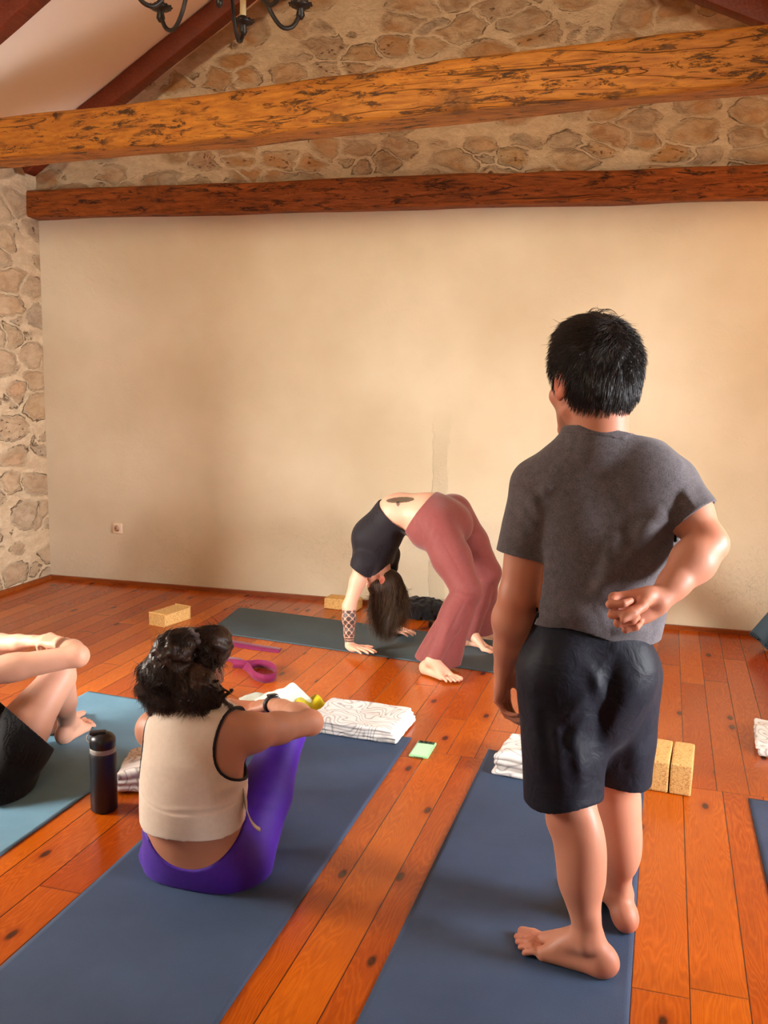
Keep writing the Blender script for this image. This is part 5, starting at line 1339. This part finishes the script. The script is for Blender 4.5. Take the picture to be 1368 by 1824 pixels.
# ------------------------------------------------------------------ the person at the left edge
def build_left():
    root = empty('person', (-2.2, 2.75, 0)); tag(root, 'person at the left picture edge in black shorts, sitting with arms folded on raised knees', 'person')
    SKIN = mat_skin('skin_fair', srgb(206, 158, 132)); Z0 = .0062
    hR, kR, aR = P(-8, 1395, 2.62), P(106, 1206, 2.90), G(100, 1316, .075)
    hL, kL, aL = P(-75, 1400, 2.72), P(98, 1212, 3.06), G(110, 1296, .075)
    sR, eR, wR = P(-62, 1205, 2.66), P(140, 1166, 2.86), P(100, 1150, 3.02)
    dfo = nrm(G(160, 1290) - G(104, 1330)); aR = G(161, 1291, .0) - dfo * .175 + V3(0, 0, .075); aL = G(141, 1277, 0) - dfo * .175 + V3(-.01, 0, .075)
    eR = P(138, 1168, 2.86); wR = P(108, 1146, 3.10)
    sL, eL, wL = P(-120, 1190, 2.86), P(-28, 1150, 3.16), P(58, 1142, 3.14)
    pel = (hR + hL) / 2 + V3(0, -.02, .01); tf = nrm(V3(.25, 1, 0)); tl = V3(tf[1], -tf[0], 0)
    ub = (sR + sL) / 2 + V3(0, -.01, .0); wa = pel * .55 + ub * .45 + V3(-.0, -.04, 0); HC = ub + V3(.03, .08, .21)
    hd, hax = head(HC, nrm(V3(.3, 1, -.15)), V3(0, .1, 1), 1.02)
    back = lambda k, a, hp: nrm(np.cross(np.cross(a - k, hp - k), a - k))
    legs = Grp([(leg(hR, kR, aR, back(kR, aR, hR), 1.02, .92, 1.0), 1), (leg(hL, kL, aL, back(kL, aL, hL), 1.02, .92, 1.0), .012)])
    trunk = Grp([(Ell(pel, (.165, .12, .115), (tl, tf, (0, 0, 1))), 1), (Cap(pel, wa, .145, .13, tf, .74), .06), (Cap(wa, ub, .132, .13, tf, .68), .05), (Cap(ub, sR, .07, .056), .04), (Cap(ub, sL, .07, .056), .04)])
    hdR = P(72, 1136, 3.12) - wR
    body = Grp([(trunk, 1), (Cap(ub, HC - V3(0, .02, .05), .055, .055), .03), (hd, .014), (legs, .035), (arm(sR, eR, wR, 1.04, .98), .035), (arm(sL, eL, wL, 1.02, .98), .035),
                (hand(wR, hdR, (-.1, .3, -1), (0, 1, .2), ((25, 35, 20), (30, 38, 22), (32, 40, 24), (36, 42, 24)), .95, (.8, .45, .3), (.1, .1), .05), .012),
                (hand(wL, P(98, 1134, 3.12) - wL, (0, .1, -1), (0, 1, .2), ((28, 35, 22), (32, 38, 24), (36, 42, 26), (40, 44, 26)), .95, (.8, .4, .3), (.1, .1), .05), .012),
                (foot(aR, dfo, (-1, .1, 0), Z0, 1.0), .015), (foot(aL, dfo, (1, 0, 0), Z0, 1.0), .008)])
    def bfn(p, ctx=None): return np.maximum(body(p, ctx), Z0 - p[:, 2])
    def col(V, c):
        for q, r, t in ((eR, .05, (1.02, .86, .8)), (P(88, 1140, 3.1), .05, (1.08, .88, .84)), (kR, .06, (1, .88, .84)), (G(160, 1292), .05, (1.06, .86, .8)), (P(95, 1250, 2.95), .07, (.94, .86, .82))): c = tint(c, ball(V, q, r), t)
        mp = P(56, 1173, 2.74); return tint(c, (np.linalg.norm(V - mp, axis=1) < .0042).astype(float), (.35, .25, .22))
    lo = V3(-2.75, 2.35, -.01); hi = V3(-1.72, 3.42, .96)
    V, F, = skin_obj('body', bfn, lo, hi, .0048, SKIN, root, col)[1:]
    # shorts, loose at the knee side
    hem = P(60, 1300, 2.86); ax = nrm(kR - hR)
    sg = Grp([(trunk, 1), (Cap(hR, hR + (kR - hR) * .62, .112, .098), .04), (Cap(hL, hL + (kL - hL) * .62, .110, .096), .02)])
    q1, q2 = P(14, 1262, 2.85), P(104, 1340, 2.80); hq = (q1 + q2) / 2; axh = nrm(np.cross(q2 - q1, hq - CAMPOS)); axh = axh if axh @ ax > 0 else -axh
    thg = Grp([(Cap(hR + (kR - hR) * .1, kR, .112, .098), 1), (Cap(hL + (kL - hL) * .1, kL, .11, .096), .02)])
    def fn(p, ctx=None):
        d = shell(sg(p, ctx) - .008 - .004 * np.sin(p[:, 0] * 60 + p[:, 2] * 45), .003)
        t = np.where(p[:, 1] < 2.99, half(p, hq, axh), half(p, hL + (kL - hL) * .56, nrm(kL - hL)))
        return np.maximum(np.maximum(d, t), np.maximum(np.minimum(half(p, wa - V3(0, 0, .05), V3(0, 0, 1)), thg(p) - .02), Z0 - .0006 - p[:, 2]))
    BLK = mat_fabric('black_cotton', srgb(24, 22, 24), srgb(14, 13, 15), 900, .2, .85)
    Vm, Fm = mesh_sdf(fn, lo, hi, .0044); link('shorts', from_np('shorts', Vm, Fm), BLK, root)
    def tn(p, ctx=None):
        d = shell(trunk(p, ctx) - .008, .003)
        return np.maximum(np.maximum(d, half(p, wa - V3(0, 0, .10), V3(0, 0, -1))), -np.minimum(Ell(sR, (.08, .14, .10))(p), np.minimum(Ell(sL, (.08, .14, .10))(p), Ell(ub + V3(0, .02, .08), (.07, .1, .06))(p))))
    Vm, Fm = mesh_sdf(tn, lo, hi, .0044); link('tank_top', from_np('tank_top', Vm, Fm), BLK, root)
    pp = lambda l, f, u: HC + hax[0] * l + hax[1] * f + hax[2] * u
    hg = Ell(pp(0, -.014, .036), (.086, .104, .092), hax)
    def hfn(p, ctx=None):
        l = loc_of(p, HC, hax); low = np.interp(l[:, 1], [-.13, -.04, -.022, -.004, .012, .03, .045, .075, .11], [-.07, -.07, -.03, .020, -.02, -.02, .035, .055, .062])
        return smax(hg(p) + .003 * np.sin(l[:, 0] * 120) * np.sin(l[:, 2] * 90), low - l[:, 2], .006)
    Vm, Fm = mesh_sdf(hfn, HC - .15, HC + .17, .006); link('hair', from_np('hair', Vm, Fm), mat_hair('brown_hair', srgb(40, 26, 18), srgb(80, 56, 38)), root)
build_left()

# ------------------------------------------------------------------ the woman in a backbend
def build_bridge():
    root = empty('person', (-1.15, 4.8, 0)); tag(root, 'person in a full backbend with long brown hair, black top and rose flared pants', 'person')
    SKIN = mat_skin('skin_pale', srgb(214, 164, 138)); Z0 = .0062
    yn, yf, ym = 4.60, 5.00, 4.80
    wN = G(626, 1150, .035); wN[1] = min(wN[1], 4.60); wN = P(622, 1148, 4.58); wN[2] = max(wN[2], .035)
    wF = P(703, 1118, 5.06); wF[2] = .035
    eN = P(622, 1080, 4.62); sN = P(648, 1003, 4.68)
    sF = sN + V3(.05, .28, 0); eF = P(690, 1060, 5.04)
    che = P(674, 955, 4.80); wa = P(708, 912, 4.80); pel = P(766, 920, 4.80); ub = P(664, 990, 4.81)
    hN = P(778, 938, 4.70); hF = P(806, 915, 4.92)
    kN = P(832, 1052, 4.56); kF = P(868, 1020, 5.02)
    aN = G(768, 1176, .08); aF = G(838, 1128, .08)
    bn = nrm(V3(0, 1, 0))
    bk = lambda k, a, hp: nrm(np.cross(np.cross(a - k, hp - k), a - k))
    legs = Grp([(leg(hN, kN, aN, bk(kN, aN, hN), .92, .95), 1), (leg(hF, kF, aF, bk(kF, aF, hF), .92, .95), .015)])
    wdir = V3(0, 1, 0)
    # torso swept along the arch; flat across the depth of the body
    def tn(a, b): d = nrm(b - a); return nrm(np.cross(d, wdir))
    trunk = Grp([(Cap(ub, che, .118, .132, tn(ub, che), .80), 1), (Cap(che, wa, .130, .108, tn(che, wa), .78), .05), (Cap(wa, pel, .108, .138, tn(wa, pel), .78), .05),
                 (Cap(pel, (hN + hF) / 2 + V3(.02, 0, -.01), .135, .125, tn(pel, hN), .85), .05), (Ell(P(762, 950, 4.74), (.085, .10, .08)), .05), (Ell(P(775, 940, 4.90), (.085, .09, .08)), .05),
                 (Cap(ub, sN, .075, .055), .04), (Cap(ub, sF, .075, .055), .04), (Ell(P(650, 955, 4.76), (.05, .09, .06)), .05)])
    HC = P(680, 1030, 4.80); hf = nrm(V3(-.92, -.20, -.12)); hu = nrm(V3(.10, 0, -1)); S = .94
    hd, hax = head(HC, hf, hu, S)
    dN = V3(1, -.25, 0); 
    hdN = G(676, 1170) - G(626, 1152); hdF = G(733, 1128) - G(706, 1118)
    fN = G(808, 1197) - G(748, 1180); fF = G(864, 1141) - G(838, 1134)
    body = Grp([(trunk, 1), (Cap(ub, HC + hax[2] * -.05, .06, .05), .03), (hd, .014), (legs, .04), (arm(sN, eN, wN, .90, .95), .03), (arm(sF, eF, wF, .90, .95), .03),
                (hand(wN + V3(0, 0, -.005), hdN, (0, 0, -1), (0, 1, 0), ((-4, 8, 8), (-4, 8, 8), (-4, 8, 8), (-4, 8, 8)), .95, (.6, .8, 0), (.1, 0), .16), .012),
                (hand(wF + V3(0, 0, -.005), hdF, (0, 0, -1), (0, -1, 0), ((-4, 8, 8), (-4, 8, 8), (-4, 8, 8), (-4, 8, 8)), .95, (.6, .8, 0), (.1, 0), .16), .012),
                (foot(aN, fN, (0, 1, 0), Z0, .93, 1.1), .015), (foot(aF, fF, (0, -1, 0), Z0, .93, 1.1), .015)])
    def bfn(p, ctx=None): return np.maximum(body(p, ctx), Z0 - p[:, 2])
    tat = P(713, 891, 4.66)
    def col(V, c):
        # forearm band tattoo: dark geometric bands around the near forearm
        ab = wN - eN; L = np.linalg.norm(ab); t = (V - eN) @ ab / (L * L); q = V - eN - np.clip(t, 0, 1)[:, None] * ab
        rad = np.linalg.norm(q, axis=1); on = (rad < .06) & (t > .10) & (t < .95)
        ang = np.arctan2(q @ V3(0, 1, 0), q @ nrm(np.cross(ab, (0, 1, 0))))
        pat = ((np.abs(np.sin(t * 34) + .9 * np.sin(ang * 6)) < .32) & (t < .80)) | ((t > .80) & (np.sin(t * 95) > .72)) | (np.abs(np.sin(ang * 1.5 + .4)) < .06)
        c = tint(c, on * np.where(pat, .2, .96), (.05, .05, .07))
        # leaf-shaped abdominal tattoo
        r = V - CAMPOS; px = PW / 2 + 0 * t; dpt = r @ CF; X = r @ CR / dpt * F_PX + PW / 2; Y = -(r @ CU) / dpt * F_PX + PH / 2
        u = (X - 713) / 25; v = (Y - 890.5 + 1.5 * u) / (5.2 * np.sqrt(np.clip(1 - u * u, 0, 1)) + .01)
        m = (np.abs(u) < 1) & (np.abs(v) < 1) & (V[:, 1] < 4.80) & (V[:, 2] > .6)
        m2 = (np.hypot((X - 709) / 3.2, (Y - 897) / 4.5) < 1) & (V[:, 2] > .6)
        mm = .92 + .08 * np.sin(X * 1.9) * np.sin(Y * 2.3); c = tint(c, m * mm, (.10, .15, .13)); c = tint(c, (m & (np.hypot((X - 702) / 6, (Y - 890) / 2.4) < 1)) * .5, (.95, .5, .55)); c = tint(c, m2 * .9, (.16, .20, .22))
        for q_, r_, tt in ((sN, .06, (1.05, .84, .80)), (G(665, 1168), .05, (1.05, .78, .74)), (G(790, 1195), .05, (1.02, .82, .78)), (HC + hax[0] * .08, .03, (1.1, .6, .6)), (HC + hf * .1, .06, (1.04, .86, .82))): c = tint(c, ball(V, q_, r_), tt)
        return c
    lo, hi = V3(-1.80, 4.25, -.01), V3(-.55, 5.35, 1.02)
    skin_obj('body', bfn, lo, hi, .0042, SKIN, root, col)
    # black top
    c1 = P(694, 925, 4.80); n1 = nrm(P(735, 893, 4.8) - P(655, 968, 4.8)); 
    A1 = P(672, 894, 4.7); A2 = P(718, 948, 4.7)
    pl = nrm(np.cross(A2 - A1, V3(0, 1, .0))); pl = pl if pl @ (pel - che) > 0 else -pl
    top_g = Grp([(trunk, 1), (Cap(sN, sN + (eN - sN) * .3, .052, .05), .03), (Cap(sF, sF + (eF - sF) * .3, .052, .05), .03)])
    eN_n = nrm(V3(-.25, -.1, -1))
    def topf(p, ctx=None):
        d = shell(top_g(p, ctx) - .006, .003)
        d = np.maximum(d, half(p, A1, pl) + .012 * np.sin((p[:, 2] - .7) * 12))
        d = np.maximum(d, np.where(p[:, 2] < sN[2] + .05, half(p, P(640, 1017, 4.66), nrm(V3(-.55, -.1, -1))), -1))
        return np.maximum(d, -Cap(ub + V3(.03, 0, -.02), HC, .062, .07)(p))
    BT = mat_fabric('black_jersey', srgb(30, 22, 28), srgb(20, 15, 20), 1200, .15, .7)
    Vm, Fm = mesh_sdf(topf, lo, hi, .0042); link('top', from_np('top', Vm, Fm), BT, root)
    # flared pants
    hemN, hemF = G(778, 1178, .035), G(842, 1128, .035)
    pants = Grp([(Grp([it for it in trunk.items[2:6]]), 1),
                 (Cap(hN, hN + (kN - hN) * .5, .098, .088), .04), (Cap(hN + (kN - hN) * .5, kN, .088, .066), .03), (Cap(kN, kN + (hemN - kN) * .35, .064, .066), .02), (Cap(kN + (hemN - kN) * .35, hemN, .066, .108, (0, 0, 1), 1.0), .03),
                 (Cap(hF, hF + (kF - hF) * .5, .098, .088), .02), (Cap(hF + (kF - hF) * .5, kF, .088, .066), .03), (Cap(kF, kF + (hemF - kF) * .35, .064, .066), .02), (Cap(kF + (hemF - kF) * .35, hemF, .066, .105), .03)])
    W1, W2 = P(770, 878, 4.72), P(736, 930, 4.66)
    w1 = P(768, 880, 4.70); w2 = P(733, 925, 4.64)
    pn = nrm(np.cross(w2 - w1, V3(0, 1, 0))); pn = pn if pn @ (che - pel) > 0 else -pn
    fo = [(P(752, 915, 4.6), P(748, 950, 4.6), .008, .005), (P(762, 930, 4.58), P(756, 962, 4.6), .008, .006), (P(775, 935, 4.56), P(768, 970, 4.58), .008, .006), (P(786, 940, 4.54), P(775, 985, 4.56), .008, .005), (P(742, 905, 4.62), P(742, 940, 4.62), .008, .005),
          (P(812, 1048, 4.5), P(848, 1058, 4.46), .009, .007), (P(810, 1062, 4.5), P(845, 1075, 4.46), .009, .005), (P(800, 1110, 4.42), P(785, 1165, 4.40), .010, .010), (P(830, 1095, 4.44), P(805, 1150, 4.40), .010, .006), (P(816, 1040, 4.5), P(845, 1042, 4.47), .008, .006)]
    seams = [(P(788, 960, 4.54), P(828, 1035, 4.48), .004, -.004), (P(828, 1070, 4.47), P(778, 1170, 4.40), .004, -.004)]
    def pf(p, ctx=None):
        ang = np.arctan2(p[:, 1] - hemN[1], p[:, 0] - hemN[0])
        fl = np.clip((.30 - p[:, 2]) / .25, 0, 1)
        d = shell(np.minimum(pants(p, ctx), legs(p, ctx) - .002) - .006 - folds(p, fo) - folds(p, seams) - fl * .006 * np.sin(ang * 5 + 1), .0038)
        d = np.maximum(d, half(p, w1, pn) + .03 * np.clip((p[:, 1] - 4.72) / .15, -1, 1) ** 2 * 0)
        near = (np.hypot(p[:, 0] - hemN[0], p[:, 1] - hemN[1]) < .2) & (p[:, 1] < 4.85)
        z = np.where(near, .040 + .25 * np.clip(hemN[0] - p[:, 0], -.06, .1) , .045)
        return np.maximum(d, z - p[:, 2])
    ROSE = mat_fabric('rose_jersey', srgb(132, 64, 60), srgb(114, 50, 48), 1300, .12, .7, .3, .25)
    Vm, Fm = mesh_sdf(pf, lo, hi, .0042); link('pants', from_np('pants', Vm, Fm), ROSE, root)
    # ---- long hanging hair
    HM = mat_hair('brown_long_hair', srgb(36, 24, 16), srgb(98, 68, 44), .42); 
    rg = np.random.default_rng(8)
    pp = lambda l, f, u: HC + (hax[0] * l + hax[1] * f + hax[2] * u) * S
    capE = Ell(pp(0, -.016, .036), (.082 * S, .100 * S, .088 * S), hax)
    def hfn(p, ctx=None):
        l = loc_of(p, HC, hax) / S; low = np.interp(l[:, 1], [-.13, -.04, -.022, -.004, .012, .03, .045, .075, .11], [-.085, -.085, -.04, .015, -.01, -.005, .03, .055, .062])
        return smax(capE(p), (low - l[:, 2]) * .8, .006)
    Vm, Fm = mesh_sdf(hfn, HC - .15, HC + .16, .005)
    hair = link('hair', from_np('hair', Vm, Fm), HM, root)
    N = 5200; M_ = 16; idx = rg.integers(0, len(Vm), N); st = Vm[idx]
    l = loc_of(st, HC, hax) / S
    # direction: over the skull away from the face, then straight down
    tipx = np.clip(690 + 15 * rg.normal(size=N), 650, 722); tipz = 1150 - 60 * rg.random(N) ** 2.2 - 14 * np.abs((tipx - 686) / 25) ** 1.4
    tips = np.array([P(a, b, 4.76 + .09 * (c - .5)) for a, b, c in zip(tipx, tipz, rg.random(N))])
    # bind the tips to their start order across the width so hairs do not cross much
    oS = np.argsort(st[:, 0] + .2 * rg.normal(size=N) * .03); oT = np.argsort(tips[:, 0]); tt = np.empty_like(tips); tt[oS] = tips[oT]; tips = tt
    cl = rg.integers(0, 60, N); cz = .085 * rg.random(60) ** 1.5; cxy = rg.normal(0, .020, (60, 2)); tips[:, 2] += cz[cl]; tips[:, :2] += cxy[cl] + rg.normal(0, .004, (N, 2)); tips[:, 2] = np.maximum(tips[:, 2], .02)
    out = (st - HC); out /= np.linalg.norm(out, axis=1)[:, None]
    backd = -hax[1]
    c1_ = st + out * .010 + (backd * .02 + V3(0, 0, -.04)); c2_ = tips * .5 + st * .5; c2_[:, 2] = tips[:, 2] + .55 * (st[:, 2] - tips[:, 2]); c2_ += (backd * .012) + rg.normal(0, .007, (N, 3))
    low_ok = np.ones(N, bool)
    t = np.linspace(0, 1, M_)[None, :, None]
    L = (1 - t) ** 3 * st[:, None] + 3 * (1 - t) ** 2 * t * c1_[:, None] + 3 * (1 - t) * t * t * c2_[:, None] + t ** 3 * tips[:, None]
    ph = rg.random(60) * 6; amp = .012 * t[..., 0]
    L[..., 0] += amp * np.sin(t[..., 0] * 9 + ph[cl][:, None]); L[..., 1] += amp * np.cos(t[..., 0] * 8 + 1.3 * ph[cl][:, None])
    # keep hairs outside of the skull
    for _ in range(2):
        d = capE(L.reshape(-1, 3)).reshape(N, M_); o = L - HC; o /= np.linalg.norm(o, axis=2, keepdims=True); L += o * np.clip(.004 - d, 0, .03)[..., None]
    strands('hair_strands', L, np.full(N, .0010), HM, hair)
build_bridge()
